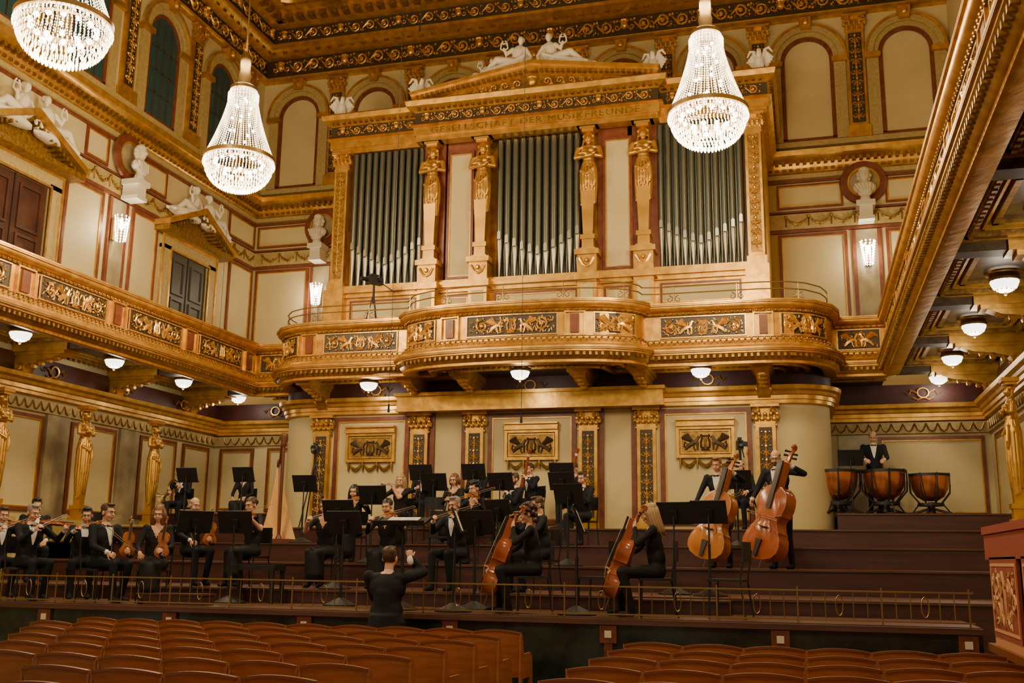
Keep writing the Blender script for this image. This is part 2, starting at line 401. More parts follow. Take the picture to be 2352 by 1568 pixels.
for a,b in((-15.1,-13.4),(-12.6,-11.4),(-.4,1.2),(2.2,3.85)): panel(m,PB,sx(a),sx(b),10.42,11.06,w=.05)
for P,s in((PL,sy(19.82)),(PB,sx(-13.0)),(PB,sx(1.7))):
    m.use('marble');P.box(m,s-.25,s+.25,6.1,9.75,0,.06);m.use('red_marble');P.box(m,s-.34,s-.25,6.1,9.76,0,.07);P.box(m,s+.25,s+.34,6.1,9.76,0,.07)
trim(m)
def bust():
    m=MB().use('plaster')
    m.ell((0,0,.62),(.115,.13,.16));m.ell((0,.02,.72),(.125,.13,.1));m.ell((0,-.13,.6),(.025,.04,.04));m.cap((0,0,.4),(0,0,.55),.08,.07)
    m.ell((0,0,.32),(.25,.14,.16));m.ell((0,-.05,.22),(.17,.1,.14));m.ell((0,.05,.62),(.15,.1,.17));m.cap((0,0,0.02),(0,0,.2),.13,.07)
    for k in range(10): a=k*.7;m.ell((.13*math.cos(a),.05,.62+.14*math.sin(a)),.045,6,4)
    for k in range(5): m.cap((-.2+.08*k,-.11,.38),(-.1+.05*k,-.14,.2),.03,.02,6)
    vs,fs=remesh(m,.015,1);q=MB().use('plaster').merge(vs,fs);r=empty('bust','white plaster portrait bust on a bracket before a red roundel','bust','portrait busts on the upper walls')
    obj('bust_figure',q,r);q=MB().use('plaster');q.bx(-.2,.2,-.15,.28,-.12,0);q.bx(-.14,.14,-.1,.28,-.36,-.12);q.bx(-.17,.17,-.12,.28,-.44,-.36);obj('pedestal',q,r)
    q=MB().use('red_marble');q.M=Matrix.Translation((0,.3,.55))@Matrix.Rotation(pi/2,4,'X');q.lathe([(.34,-.0),(.34,.05),(.5,.05),(.52,-.0)],n=28);q.use('gold');q.lathe([(.31,-.0),(.31,.06),(.35,.06)],n=28);q.use('marble');q.lathe([(0,.02),(.34,.02)],n=24);obj('roundel',q,r);return r
for x,y,z,a in((1.7,YB-.42,10.35,0),(-13.0,YB-.42,10.3,0),(XL+.42,19.95,10.25,pi/2)): put('bust',bust,TR(x,y,z,a,1.1))
def sconce():
    r=empty('wall_sconce','lit crystal wall sconce on a marble pilaster','wall lamp','crystal sconces on the upper walls')
    m=MB().use('brass');m.bx(-.06,.06,.08,.14,-.25,.2);m.tube([(0,.1,.0),(0,0,-.25),(0,-.05,-.1)],.015);obj('bracket',m,r)
    m=MB().use('crystal_hot')
    for k in range(10):
        a=2*pi*k/10
        for j in range(9): m.octa((.15*math.cos(a)*(1-.05*j),-.06+.13*math.sin(a)*(1-.03*j),.22-.06*j),.022,.028)
    m.use('bulb');m.ell((0,-.06,.05),(.05,.05,.1));m.ell((-.09,-.1,.12),.03);m.ell((.09,-.1,.12),.03);obj('crystal_shade',m,r);return r
def light(x,y,z,e,col=(1,.80,.50),rad=.1):
    l=bpy.data.lights.new('lamp_light','POINT');l.energy=e;l.color=col;l.shadow_soft_size=rad
    o=bpy.data.objects.new('lamp_light',l);COL.objects.link(o);o.location=(x,y,z)
for x,y,z,a in((1.7,YB-.26,9.1,0),(-13.0,YB-.26,8.9,0),(XL+.26,19.6,9.0,pi/2)):
    put('sconce',sconce,TR(x,y,z,a,1.15));dx,dy=(0,-.28) if a==0 else (.28,0);light(x+dx,y+dy,z,70,(1,.85,.6),.08)
def door(yc,w,z1,n,wood):
    s=sy(yc);m=MB().use(wood);PL.box(m,s-w,s+w,6.0,z1,0,.05);
    for e in(-1,1):
        a,b=sorted((s+e*.04,s+e*(w-.06)))
        for z0,zz in((6.2,7.0),(7.1,8.0),(8.1,z1-.15)): PL.frame(m,a+.1,b-.1,z0,zz,.06,.05,.09)
    m.use('black');PL.box(m,s-.015,s+.015,6,z1,.05,.07);obj('door_%d'%n,m,kind='structure')
    m=MB().use('cream_trim');PL.box(m,s-w-.35,s-w,6,z1+.1,0,.12);PL.box(m,s+w,s+w+.35,6,z1+.1,0,.12);PL.box(m,s-w-.35,s+w+.35,z1,z1+.3,0,.12)
    m.use('gold');PL.frame(m,s-w-.05,s+w+.05,5.9,z1+.05,.05,.1,.15);PL.frame(m,s-w-.4,s+w+.4,5.9,z1+.35,.05,.1,.15)
    W=w+.65;zb=z1+.35;m.use('gold_dark');PL.box(m,s-W,s+W,zb,zb+.14,0,.45)
    m.M=Matrix(((0,-1,0,XL),(1,0,0,yc),(0,0,1,0),(0,0,0,1)))
    m.use('gold');hgt=.75
    m.ext([(-W-.05,zb+.12),(0,zb+hgt+.1),(W+.05,zb+.12),(W+.05,zb+.26),(0,zb+hgt+.26),(-W-.05,zb+.26)],-.5,0)
    m.use('gold_dark');m.ext([(-W+.1,zb+.14),(W-.1,zb+.14),(0,zb+hgt)],-.12,0)
    for k in range(-12,13):
        x=k*W/12.5;z=zb+hgt*(1-abs(k)/12.5)+.02;m.bx(x-.03,x+.03,-.42,-.1,z-.03,z+.06)
    m.M=Matrix();trim(m)
door(22.75,.85,9.15,1,'door_grey');door(16.5,.95,9.2,2,'door_wood')
def reclining():
    m=MB().use('plaster')
    m.ell((0,0,.3),(.2,.17,.17));m.cap((0,0,.3),(.08,0,.62),.15,.17);m.ell((.09,-.01,.64),(.2,.13,.14));m.cap((.1,0,.72),(.12,0,.84),.055,.05)
    m.ell((.13,-.03,.93),(.085,.095,.115));m.ell((.13,.04,.97),(.1,.09,.09))
    m.cap((.0,-.1,.25),(-.5,-.14,.38),.13,.10);m.cap((-.5,-.14,.38),(-.85,-.1,.1),.09,.05);m.cap((.0,.05,.22),(-.6,.02,.22),.13,.10);m.cap((-.6,.02,.22),(-1.05,0,.06),.09,.04);m.ell((-1.1,-.02,.05),(.1,.05,.05));m.ell((-.9,-.1,.06),(.1,.05,.05))
    m.cap((.26,-.02,.66),(.42,-.05,.4),.065,.05);m.cap((.42,-.05,.4),(.36,-.16,.18),.05,.04);m.cap((-.08,-.08,.66),(-.24,-.15,.5),.065,.05);m.cap((-.24,-.15,.5),(-.3,-.18,.66),.05,.04)
    for k in range(8): m.cap((-.95+.14*k,-.12+.02*k,.08),(-.1+.05*k,-.19,.24+.02*k),.045,.05,6)
    m.ell((-.3,0,.1),(.75,.22,.13));m.ell((.2,.05,.4),(.2,.16,.3))
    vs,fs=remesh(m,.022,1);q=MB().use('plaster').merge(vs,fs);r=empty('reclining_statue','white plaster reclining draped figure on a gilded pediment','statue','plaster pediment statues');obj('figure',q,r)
    q=MB().use('plaster');q.tube([(-.3,-.18,.6),(-.4,-.16,.68),(-.38,-.16,.82),(-.33,-.16,.9)],.022);q.tube([(-.3,-.18,.6),(-.2,-.16,.68),(-.22,-.16,.82),(-.27,-.16,.9)],.022);q.tube([(-.38,-.16,.82),(-.22,-.16,.82)],.015)
    obj('lyre',q,r);return r
def flip(M): return M@Matrix.Diagonal((-1,1,1,1))
for yc in(22.75,16.5):
    put('recl',reclining,TR(XL+.28,yc-.35,10.05,pi/2,.95));clone(PROTO['recl'],flip(TR(XL+.28,yc+.5,10.05,pi/2,.92)))
# ------------------------------------------------------------ lower level walls
PLB=Path([(XL,YLB),(XR,YLB)])
dr=[(-.3+.85*math.sin(a),22.85-.85*math.cos(a)) for a in [pi/2*k/8 for k in range(9)]]
dl=[(-11.1-.85*math.sin(a),22.85-.85*math.cos(a)) for a in [pi/2*k/8 for k in range(8,-1,-1)]]
PC=Path([(-11.95,YLB)]+dl+dr+[(.55,YLB)])
pc0=0
for i,p in enumerate(PC.p):
    if abs(p.x+11.1)<1e-4: pc0=PC.L[i]
def cx(x): return pc0+(x+11.1)
m=MB().use('cream');PC.sweep(m,[(0,2.2),(0,5.6)]);obj('wall_stage',m,kind='structure')
m=MB().use('gold')
ent=[(0,4.86),(.12,4.88),(.12,4.95),(.16,4.96),(.16,5.04),(.2,5.06),(.22,5.12),(.3,5.16),(.32,5.24),(.1,5.28),(0,5.28)]
PC.sweep(m,[(o*.8,z) for o,z in ent]);PLB.sweep(m,[(o*.7,z-.08) for o,z in ent])
PL2=Path([(XL,8),(XL,YLB)]);PR2=Path([(XR,YLB),(XR,3)])
for P in(PL2,PR2): P.sweep(m,[(o,z-.05) for o,z in ent])
PC.box(m,cx(-8.75),cx(-2.8),4.88,5.2,.1,.42,seg=1);PC.box(m,cx(-8.8),cx(-2.75),5.2,5.27,.1,.5,seg=1);PC.box(m,cx(-8.77),cx(-2.78),4.86,4.93,.1,.45,seg=1)
m.use('cream_trim')
for P in (PLB,PL2,PR2): P.sweep(m,[(0,4.5),(.06,4.52),(.08,4.76),(0,4.78)])
m.use('gold_dark')
for P in(PLB,PL2,PR2):
    k=.3
    while k<P.len-.2: curve(P,m,[(k,4.74),(k+.06,4.6),(k+.12,4.56),(k+.18,4.6),(k+.24,4.74)],.018,.08);k+=.24
m.use('dark_red')
for P in(PC,PLB,PL2,PR2): P.sweep(m,[(.04,5.2),(.05,5.24),(.05,5.62)])
trim(m)
def wreath(P,m,s,z,o=.09):
    m.use('gold_relief');pts=[P.at(s+.12*math.cos(a),z+.11*math.sin(a),o) for a in [2*pi*k/12 for k in range(13)]];m.tube(pts,.022,5)
    for e in(-1,1): curve(P,m,[(s+e*.13,z),(s+e*.25,z+.06),(s+e*.3,z-.04),(s+e*.38,z+.03)],[.02,.02,.02,.01],o);curve(P,m,[(s,z-.1),(s+e*.12,z-.15),(s+e*.22,z-.1)],.015,o)
m=MB()
for x in(-9.4,-5.75,-1.9): wreath(PC,m,cx(x),5.42)
for y in(11.5,13.5,15.8,18.2,20.6,23): wreath(PL2,m,y-8,5.4)
wreath(PLB,m,sx(-13.4),5.42);wreath(PLB,m,sx(2.6),5.42)
for y in(21,17,13): wreath(PR2,m,YLB-y,5.4)
trim(m)
m=MB();PX=[-10.7,-8.3,-7.0,-4.45,-3.2,-.75]
for a,b in zip(PX,PX[1:]):
    if b-a>1.6: panel(m,PC,cx(a+.28),cx(b-.28),2.4,4.82,w=.10)
    else:
        m.use('red_marble');PC.box(m,cx(a+.22),cx(a+.33),2.3,4.86,0,.05);PC.box(m,cx(b-.33),cx(b-.22),2.3,4.86,0,.05)
for a,b in((-15.0,-14.0),(-13.6,-12.2)): panel(m,PLB,sx(a),sx(b),2.8,4.45)
panel(m,PLB,sx(1.6),sx(3.8),2.7,4.45)
m.use('marble');PLB.box(m,sx(.75),sx(1.5),2.3,4.5,0,.05)
for a,b in((16.6,18.1),(18.95,20.5),(21.4,22.9),(23.2,24.4),(14.2,15.6),(11.8,13.2)): panel(m,PL2,a-8,b-8,2.5,4.45)
for y in(16.1,18.5,20.95,13.7):
    m.use('marble');PL2.box(m,y-8-.35,y-8+.35,1.2,4.5,0,.08)
for a,b in((20,24),(14,17.5),(9,13)): panel(m,PR2,YLB-b,YLB-a,2.3,4.4)
trim(m)
for x in PX:
    m=MB().use('gold');s=cx(x);PC.box(m,s-.24,s+.24,2.2,2.45,0,.2,1);PC.box(m,s-.2,s+.2,2.4,4.5,0,.14,1);capital(PC,m,s,4.45,4.86,.4,.02)
    m.use('panel_black');PC.box(m,s-.13,s+.13,2.55,4.38,.12,.15,1);m.use('gold_relief');candelabra(PC,m,s,2.6,4.3,.26,.16);trim(m)
def plaque():
    r=empty('relief_plaque','gilded relief plaque with two griffins and a lyre above a festoon','wall relief','gilded relief plaques on the stage wall')
    P=Path([(-.6,0),(.6,0)]);m=MB().use('gold_dark');P.box(m,0.02,1.18,0,.62,0,.04);m.use('gold');P.frame(m,0,1.2,0,.66,.06,0,.08);P.box(m,-.05,1.25,.66,.74,0,.13);P.box(m,-.08,1.28,.78,.82,0,.16);P.box(m,-.02,1.22,.74,.78,0,.1)
    m.use('gold_relief');P.frame(m,.09,1.11,.09,.57,.02,.03,.06);obj('frame',m,r)
    m=MB().use('bronze');lyrepanel(P,m,.12,1.08,.12,.54,.05,gk=.6,fill=False)
    for e in(-1,1): curve(P,m,[(.6+e*.36,.2),(.6+e*.44,.24),(.6+e*.42,.34),(.6+e*.38,.3)],[.02,.02,.018,.01],.05)
    obj('griffin_relief',m,r)
    m=MB().use('gold_dark')
    for k in range(3): curve(P,m,[(.1+k*.35+.3*t/6,-.04-.13*math.sin(pi*t/6)) for t in range(7)],[.02,.03,.04,.045,.04,.03,.02],.05,5)
    for k in range(4): curve(P,m,[(.08+k*.35,0),(.08+k*.35,-.2)],[.03,.02],.05,5)
    obj('festoon',m,r);return r
for x in(-9.5,-5.72,-1.98): put('plaque',plaque,TR(x,22-.02,3.78,0,1.0))
# ------------------------------------------------------------ caryatid
def cary_mesh(long):
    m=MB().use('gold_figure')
    m.ell((0,-.003,.905),(.030,.034,.042));m.ell((0,-.038,.902),(.007,.01,.01),6,5);m.cap((0,0,.85),(0,0,.88),.018,.018)
    for k in range(9): a=pi*(k-4)/4.6;m.ell((.036*math.sin(a),.004-.026*math.cos(a)*.3,.925+.008*math.cos(a)),(.014,.016,.016),7,5)
    m.ell((0,.008,.93),(.034,.034,.03))
    m.ell((0,0,.79),(.058,.042,.055));m.ell((0,0,.83),(.078,.032,.022))
    for e in(-1,1):
        m.ell((e*.028,-.038,.795),(.024,.02,.022));m.cap((e*.08,0,.825),(e*.097,-.012,.752),.022,.019,8);m.cap((e*.097,-.012,.752),(-e*.035,-.066,.757+e*.01),.019,.014,8);m.ell((-e*.05,-.064,.764),(.02,.012,.012))
    m.cap((0,0,.74),(0,0,.69),.044,.044);m.ell((0,0,.63),(.070,.052,.055));m.tube([(.045*math.cos(a),.04*math.sin(a),.7) for a in [pi*k/6 for k in range(13)]],.008,5)
    zb=.2 if long else .42
    for k in range(16):
        a=pi*(k-7.5)/8;x=.062*math.sin(a);y=-.052*math.cos(a);ln=zb+(.03 if long else .06)*math.cos(2.6*a)+(.012 if k%2 else 0);s=.75 if long else .9
        m.tube([(x*.75,y*.75,.71),(x*1.02,y*1.0,.62),(x*1.0,y*1.05,(.62+ln)/2),(x*s,y*s,ln)],[.005,.008,.0085,.007],6)
    m.tube([(-.06,-.03,.64),(0,-.065,.6),(.055,-.04,.66)],[.012,.014,.012],6);m.tube([(.05,-.04,.66),(.06,-.05,.55),(.05,-.05,.5)],[.012,.012,.006],6)
    m.cap((0,0,.62),(0,0,zb+.02),.056,.04)
    for e in(-1,1): m.tube([(e*.03,.02,.93),(e*.042,.008,.88),(e*.042,-.018,.835)],.009,6)
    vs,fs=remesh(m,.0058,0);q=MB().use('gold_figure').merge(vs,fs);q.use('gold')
    a,b,z1=(.036,.05,.47) if not long else (.032,.036,.22)
    q.add([(-a,-a,.12),(a,-a,.12),(a,a,.12),(-a,a,.12),(-b,-b,z1),(b,-b,z1),(b,b,z1),(-b,b,z1)],[(0,3,2,1),(4,5,6,7),(0,1,5,4),(1,2,6,5),(2,3,7,6),(3,0,4,7)])
    q.bx(-.055,.055,-.055,.055,.09,.125);q.bx(-.045,.045,-.045,.045,.0,.09);q.bx(-.06,.06,-.06,.06,-.01,.02)
    q.bx(-.045,.045,-.04,.045,.95,.97);q.bx(-.06,.06,-.055,.06,.97,1.0)
    return tomesh(q,'caryatid',50)
CM=cary_mesh(False);CML=cary_mesh(True)
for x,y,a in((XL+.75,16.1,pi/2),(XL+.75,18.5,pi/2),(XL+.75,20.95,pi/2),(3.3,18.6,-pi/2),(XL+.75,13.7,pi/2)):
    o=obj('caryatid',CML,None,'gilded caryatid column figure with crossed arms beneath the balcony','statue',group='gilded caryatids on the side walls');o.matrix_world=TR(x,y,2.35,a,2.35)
m=MB().use('cream_trim')
for y in(16.1,18.5,20.95,13.7): m.bx(XL,XL+1.05,y-.3,y+.3,1.0,2.33)
m.bx(3.0,3.94,18.3,18.9,1,2.33);trim(m)
# ------------------------------------------------------------ balconies
gold_prof=[(-.2,5.5),(.0,5.46),(.06,5.47),(.06,5.52),(.1,5.54),(.14,5.6),(.22,5.66),(.22,5.69),(.25,5.7),(.25,5.77),(.2,5.79),(.12,5.83),(.09,5.9),(.03,5.95),(.03,6.0),(0,6.0),(0,6.5),(.03,6.5),(.05,6.55),(.12,6.58),(.15,6.62),(.15,6.66),(.18,6.67),(.18,6.73),(-.12,6.75),(-.18,6.7),(-.18,6.0),(-.2,5.7)]
def balcony(P,label,panels,s_min=0):
    r=empty('balcony',label,'balcony');m=MB().use('gold');P.sweep(m,gold_prof,True);obj('parapet',m,r)
    m=MB().use('gold_dark');k=s_min+.1
    while k<P.len-.1:
        P.box(m,k,k+.05,5.58,5.65,.1,.2,1);blob(P,m,k+.02,5.97,.024,.05);blob(P,m,k+.02,6.53,.022,.05);blob(P,m,k+.08,5.9,.02,.1);k+=.12
    m.use('bronze');P.sweep(m,[(.252,5.715),(.252,5.73)]);P.sweep(m,[(.182,6.69),(.182,6.7)]);P.sweep(m,[(.033,6.49),(.05,6.5)]);P.sweep(m,[(.03,5.985),(.035,6.0)])
    o=obj('bead_moulding',m,r);o['kind']='stuff'
    for a,b,t in panels:
        if t=='p':
            m=MB().use('panel_black');P.box(m,a,b,6.05,6.46,0,.015);m.use('gold_relief');P.frame(m,a,b,6.03,6.48,.025,0,.035);lyrepanel(P,m,a+.03,b-.03,6.06,6.45,.035);obj('relief_panel',m,r)
        else:
            m=MB().use('gold');P.frame(m,a-.12,b+.12,6.0,6.5,.03,0,.05);m.use('red_marble');P.box(m,a,b,6.06,6.44,0,.04);obj('inlay_panel',m,r)
    return r
PA=Path([(-12.85,6),(-12.85,22.5)])
pn=[];y=22.3
for k in range(7):
    pn.append((y-.25-6,y-.05-6,'r'));pn.append((y-2.35-6,y-.5-6,'p'));y-=2.55
pn=[p for p in pn if p[0]>0]
bl=balcony(PA,'long gilded balcony with griffin relief panels along the wall',pn,s_min=5)
PD=Path([(1.75,22.5),(1.75,2)]);pn=[];y=.2
for k in range(8): pn.append((y,y+.2,'r'));pn.append((y+.45,y+2.3,'p'));y+=2.55
pn=[p for p in pn if p[1]<20.3]
br=balcony(PD,'long gilded balcony with coffered dark underside and hanging lamps',pn)
pts=[(-12.85,22.5),(-11.6,22.5),(-11.56,21.7),(-11.45,21.25),(-11.15,20.85),(-10.75,20.62),(-10.3,20.55),(-8.1,20.55),(-8.06,20.3),(-7.85,20.03),(-7.4,19.8),(-6.9,19.68),(-6.3,19.62),(-5.55,19.6),(-4.8,19.62),(-4.2,19.68),(-3.7,19.8),(-3.25,20.03),(-3.04,20.3),(-3.0,20.55),(-.7,20.55),(-.2,20.62),(.2,20.85),(.5,21.25),(.62,21.7),(.66,22.5),(1.75,22.5)]
PG=Path(pts)
def gs(x):
    for i in range(len(PG.p)-1):
        a,b=PG.p[i],PG.p[i+1]
        if a.x<=x<=b.x and b.x-a.x>1e-6: return PG.L[i]+(x-a.x)/(b.x-a.x)*(b-a).length
gp=[(.12,1.05,'p'),(gs(-11.45),gs(-10.75),'p'),(gs(-10.55),gs(-10.37),'r'),(gs(-10.1),gs(-8.35),'p'),(gs(-7.95),gs(-7.2),'p'),(gs(-6.95),gs(-6.78),'r'),(gs(-6.5),gs(-4.6),'p'),(gs(-4.35),gs(-4.18),'r'),(gs(-3.9),gs(-3.15),'p'),(gs(-2.7),gs(-1.0),'p'),(gs(-.75),gs(-.6),'r'),(gs(-.35),gs(.5),'p'),(PG.len-1.0,PG.len-.12,'p')]
bg=balcony(PG,'curved gilded organ balcony bowing outward over the stage',gp)
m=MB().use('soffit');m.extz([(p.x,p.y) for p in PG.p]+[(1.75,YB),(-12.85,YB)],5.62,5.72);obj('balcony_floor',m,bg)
m=MB().use('gold')
for o in(.45,.9): PG.sweep(m,[(-o,5.62),(-o,5.55),(-o-.06,5.52),(-o-.12,5.55),(-o-.12,5.62)])
m.use('gold_dark');k=.2
while k<PG.len-.2: PG.box(m,k,k+.06,5.52,5.62,-.75,-.65,1);k+=.13
o=obj('soffit_moulding',m,bg);o['kind']='stuff'
def corbel(m,M):
    o=m.M;m.M=M;m.use('gold')
    m.bx(-.22,.22,-1.3,0,.2,.34);m.bx(-.17,.17,-1.2,0,.14,.2)
    m.extx([(0,-.3),(-.12,-.3),(-.2,-.22),(-.3,-.05),(-.55,.02),(-.9,.06),(-1.1,.14),(0,.14)],-.13,.13)
    m.use('gold_relief')
    for e in(-1,1):
        m.tube([(e*.14,-.18+.12*(1-t/12)*math.cos(t*.8),-.12+.12*(1-t/12)*math.sin(t*.8)) for t in range(11)],.025,5)
    for t in range(5): m.ell((0,-.2-.18*t,-.12+.05*t),(.1,.06,.06),6,4)
    m.M=o
for x in PX: m=MB();corbel(m,TR(x,22.0,5.28));obj('corbel',m,bg)
def sideunder(P,r,x0,x1,y0,y1,wallx,rot):
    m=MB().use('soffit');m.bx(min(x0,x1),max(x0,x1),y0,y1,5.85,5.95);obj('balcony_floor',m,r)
    m=MB();a,b=min(x0,x1),max(x0,x1);y=y1-1.3
    def ring(xa,xb,ya,yb,w,z0,z1):
        m.bx(xa,xb,ya,ya+w,z0,z1);m.bx(xa,xb,yb-w,yb,z0,z1);m.bx(xa,xa+w,ya,yb,z0,z1);m.bx(xb-w,xb,ya,yb,z0,z1)
    while y>y0:
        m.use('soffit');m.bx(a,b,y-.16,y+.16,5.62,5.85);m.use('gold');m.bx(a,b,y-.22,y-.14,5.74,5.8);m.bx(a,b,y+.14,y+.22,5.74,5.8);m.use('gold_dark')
        ring(a+.15,b-.15,y-2.7,y-.3,.1,5.74,5.85);m.use('gold');ring(a+.32,b-.32,y-2.5,y-.5,.035,5.79,5.85);m.use('gold_dark');ring(a+.42,b-.42,y-2.35,y-.65,.07,5.8,5.85)
        for q in range(14): m.bx(a+.17,a+.23,y-2.6+q*.165,y-2.52+q*.165,5.7,5.75);m.bx(b-.23,b-.17,y-2.6+q*.165,y-2.52+q*.165,5.7,5.75)
        y-=3
    obj('coffering',m,r)
    y=y1-1.3
    while y>y0+2:
        m=MB();corbel(m,TR(wallx,y,5.4,rot));obj('corbel',m,r);y-=3
sideunder(PA,bl,XL+.01,-13.0,6,24.5,XL+.02,pi/2);sideunder(PD,br,1.95,XR-.01,3,24.5,XR-.02,-pi/2)
m=MB().use('brass')
for zz in(6.98,7.12): m.tube([PG.at(s,zz,-.05) for s in [1.3+.25*k for k in range(int((PG.len-2.6)/.25))]],.014,5)
k=1.4
while k<PG.len-1.3:
    m.tube([PG.at(k,6.7,-.05),PG.at(k,7.12,-.05)],.012,5)
    for e in(-1,1): spiral(PG,m,k+e*.09,6.86,.08,pi/2,1.2,-.05,.12,e,8)
    k+=1.25
obj('balcony_rail',m,bg)
def bowl():
    r=empty('bowl_lamp','round frosted glass bowl lamp glowing beneath the gilded balcony','lamp','bowl lamps under the balconies')
    m=MB().use('lamp_glass');m.lathe([(0,-.2),(.08,-.19),(.16,-.14),(.2,-.05),(.19,0),(0,0)],n=18);obj('glass_bowl',m,r)
    m=MB().use('brass');m.lathe([(.2,-.03),(.22,0),(.2,.05),(.26,.07),(.27,.1)],n=18);m.ell((0,0,-.22),.03)
    for k in range(12): a=2*pi*k/12;m.tube([(.2*math.cos(a),.2*math.sin(a),-.02),(.12*math.cos(a),.12*math.sin(a),-.18)],.006,4)
    obj('lamp_rim',m,r);return r
for x,y,z in [(2.9,16.0,5.73),(2.9,19,5.73),(2.9,21.9,5.73),(2.9,24.2,5.73),(2.9,13,5.73),(-14.05,15.9,5.73),(-14.05,18.7,5.73),(-14.05,21.3,5.73),(-14.05,23.8,5.73),(-9.3,21.25,5.5),(-5.6,20.5,5.5),(-1.95,21,5.5)]:
    put('bowl',bowl,TR(x,y,z));light(x,y,z-.33,20,(1,.9,.72),.12)
# ------------------------------------------------------------ organ
org=empty('pipe_organ','gilded pipe organ with grey metal pipes, caryatids and a pediment','organ')
YO=22.3;PO=Path([(-11.1,YO),(-.3,YO)])
def ox(x): return x+11.1
A0,A1=ox(-10.88),ox(-.58)
m=MB().use('gold');m.bx(-10.85,-.6,YO+.25,YB-.1,5.73,12.1)
PO.box(m,A0,A1,5.73,6.0,-.3,.35);PO.box(m,A0,A1,7.72,7.82,-.3,.12);PO.box(m,A0,A1,7.82,7.95,-.3,.2);PO.box(m,A0,A1,7.95,8.02,-.3,.1)
PO.box(m,A0,A1,6.0,7.75,-.3,.04)
for a,b in((-10.3,-8.6),(-7.9,-7.3),(-6.7,-4.75),(-4.15,-3.55),(-2.9,-1.15)): panel(m,PO,ox(a),ox(b),7.15,7.65,.04,.05)
m.use('red_marble')
for a,b in((-8.55,-8.0),(-7.95,-7.2),(-4.3,-3.5),(-3.6,-2.9)): PO.box(m,ox(a),ox(b),8.0,11.45,-.3,-.02)
for a,b in((-7.93,-7.27),(-4.18,-3.5)): panel(m,PO,ox(a),ox(b),8.05,11.2,-.02,.06)
m.use('panel_black')
for a,b in((-10.45,-8.5),(-6.75,-4.65),(-3.0,-1.0)): PO.box(m,ox(a),ox(b),8.0,11.45,-.3,-.22)
obj('organ_case',m,org)
m=MB().use('gold');EP=Path([(-10.98,YB-.3),(-10.98,YO-.05),(-8.65,YO-.05),(-8.65,YO-.35),(-2.85,YO-.35),(-2.85,YO-.05),(-.48,YO-.05),(-.48,YB-.3)])
EP.sweep(m,[(-.3,11.42),(0,11.42),(.0,11.55),(.04,11.56),(.04,11.76),(.12,11.8),(.08,11.84),(.02,11.86)])
EP.sweep(m,[(.02,12.14),(.08,12.18),(.14,12.22),(.2,12.26),(.23,12.38),(.2,12.42),(-.4,12.43)])
m.use('panel_black');EP.sweep(m,[(.02,11.84),(.02,12.16)])
m.use('gold_dark');k=.1
while k<EP.len: EP.box(m,k,k+.07,12.17,12.25,.06,.16,1);k+=.15
obj('entablature',m,org)
m=MB().use('gold_relief');b0=YB-.3-(YO-.05)
for a,b in((.12,2.25),(2.75,8.3),(8.85,11.0)): frieze(EP,m,b0+a,b0+b,11.87,12.13,unit=.34,o=.05);leafy(EP,m,b0+a,b0+b,11.87,12.13,.04,60)
obj('scroll_frieze',m,org)
m=MB().use('gold');y0=YO-.62;W=2.93;C2=-5.75
m.ext([(C2-W,12.40),(C2,12.80),(C2+W,12.40),(C2+W+.05,12.50),(C2,12.97),(C2-W-.05,12.50)],y0,YO+.6)
m.ext([(C2-W-.03,12.49),(C2,12.95),(C2+W+.03,12.49),(C2+W+.07,12.56),(C2,13.04),(C2-W-.07,12.56)],y0-.06,YO+.6)
m.use('gold_dark');m.ext([(C2-W+.2,12.41),(C2+W-.2,12.41),(C2,12.82)],y0+.2,YO+.5)
for k in range(-22,23):
    if k: x=C2+k*W/23;z=12.43+.38*(1-abs(k)/23);m.bx(x-.035,x+.035,y0-.03,y0+.1,z-.03,z+.03)
m.use('gold_relief');PT=Path([(C2-W,y0+.2),(C2+W,y0+.2)])
for e in(-1,1):
    for k,(dx,rr) in enumerate(((.36,.12),(.66,.11),(.93,.09),(1.16,.075),(1.36,.06))): spiral(PT,m,W+e*dx,12.44+rr,rr,-pi/2,1.4,.05,.22,e);blob(PT,m,W+e*(dx+rr),12.47,rr*.35,.05)
m.ell((C2,y0+.15,12.6),(.1,.08,.13));m.ell((C2,y0+.15,12.69),(.13,.08,.06));obj('pediment',m,org)
cu=bpy.data.curves.new('ins','FONT');cu.body='GESELLSCHAFT DER MUSIKFREUNDE';cu.size=.22;cu.extrude=.01;cu.align_x='CENTER';cu.space_character=1.2
to=bpy.data.objects.new('tt',cu);COL.objects.link(to);bpy.context.view_layer.update()
me=bpy.data.meshes.new_from_object(to.evaluated_get(bpy.context.evaluated_depsgraph_get()));w=to.dimensions.x;bpy.data.objects.remove(to)
me.materials.clear();me.materials.append(MATS['gold_dark'])
o=obj('inscription',me,org);sc=5.0/w;o.matrix_world=Matrix.Translation((C-.05,YO-.35-.05,11.585))@Matrix.Rotation(pi/2,4,'X')@Matrix.Diagonal((sc,1.0,1,1))
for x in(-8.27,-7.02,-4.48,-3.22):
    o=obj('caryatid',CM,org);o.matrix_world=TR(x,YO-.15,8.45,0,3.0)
    m=MB().use('gold');s=ox(x);PO.box(m,s-.22,s+.22,6,8.4,0,.38);PO.box(m,s-.28,s+.28,6,6.2,0,.45);PO.box(m,s-.28,s+.28,7.75,7.9,0,.45);PO.box(m,s-.27,s+.27,8.33,8.45,0,.44)
    m.use('cream');PO.box(m,s-.14,s+.14,7.2,7.66,.37,.39)
    m.use('gold_relief');curve(PO,m,[(s-.16,8.25),(s-.08,8.1),(s,8.06),(s+.08,8.1),(s+.16,8.25)],.035,.4,5);blob(PO,m,s,8.2,.06,.4)
    obj('caryatid_pedestal',m,org)
    m=MB().use('gold');PO.box(m,s-.25,s+.25,11.42,11.5,0,.35);obj('bearing_block',m,org)
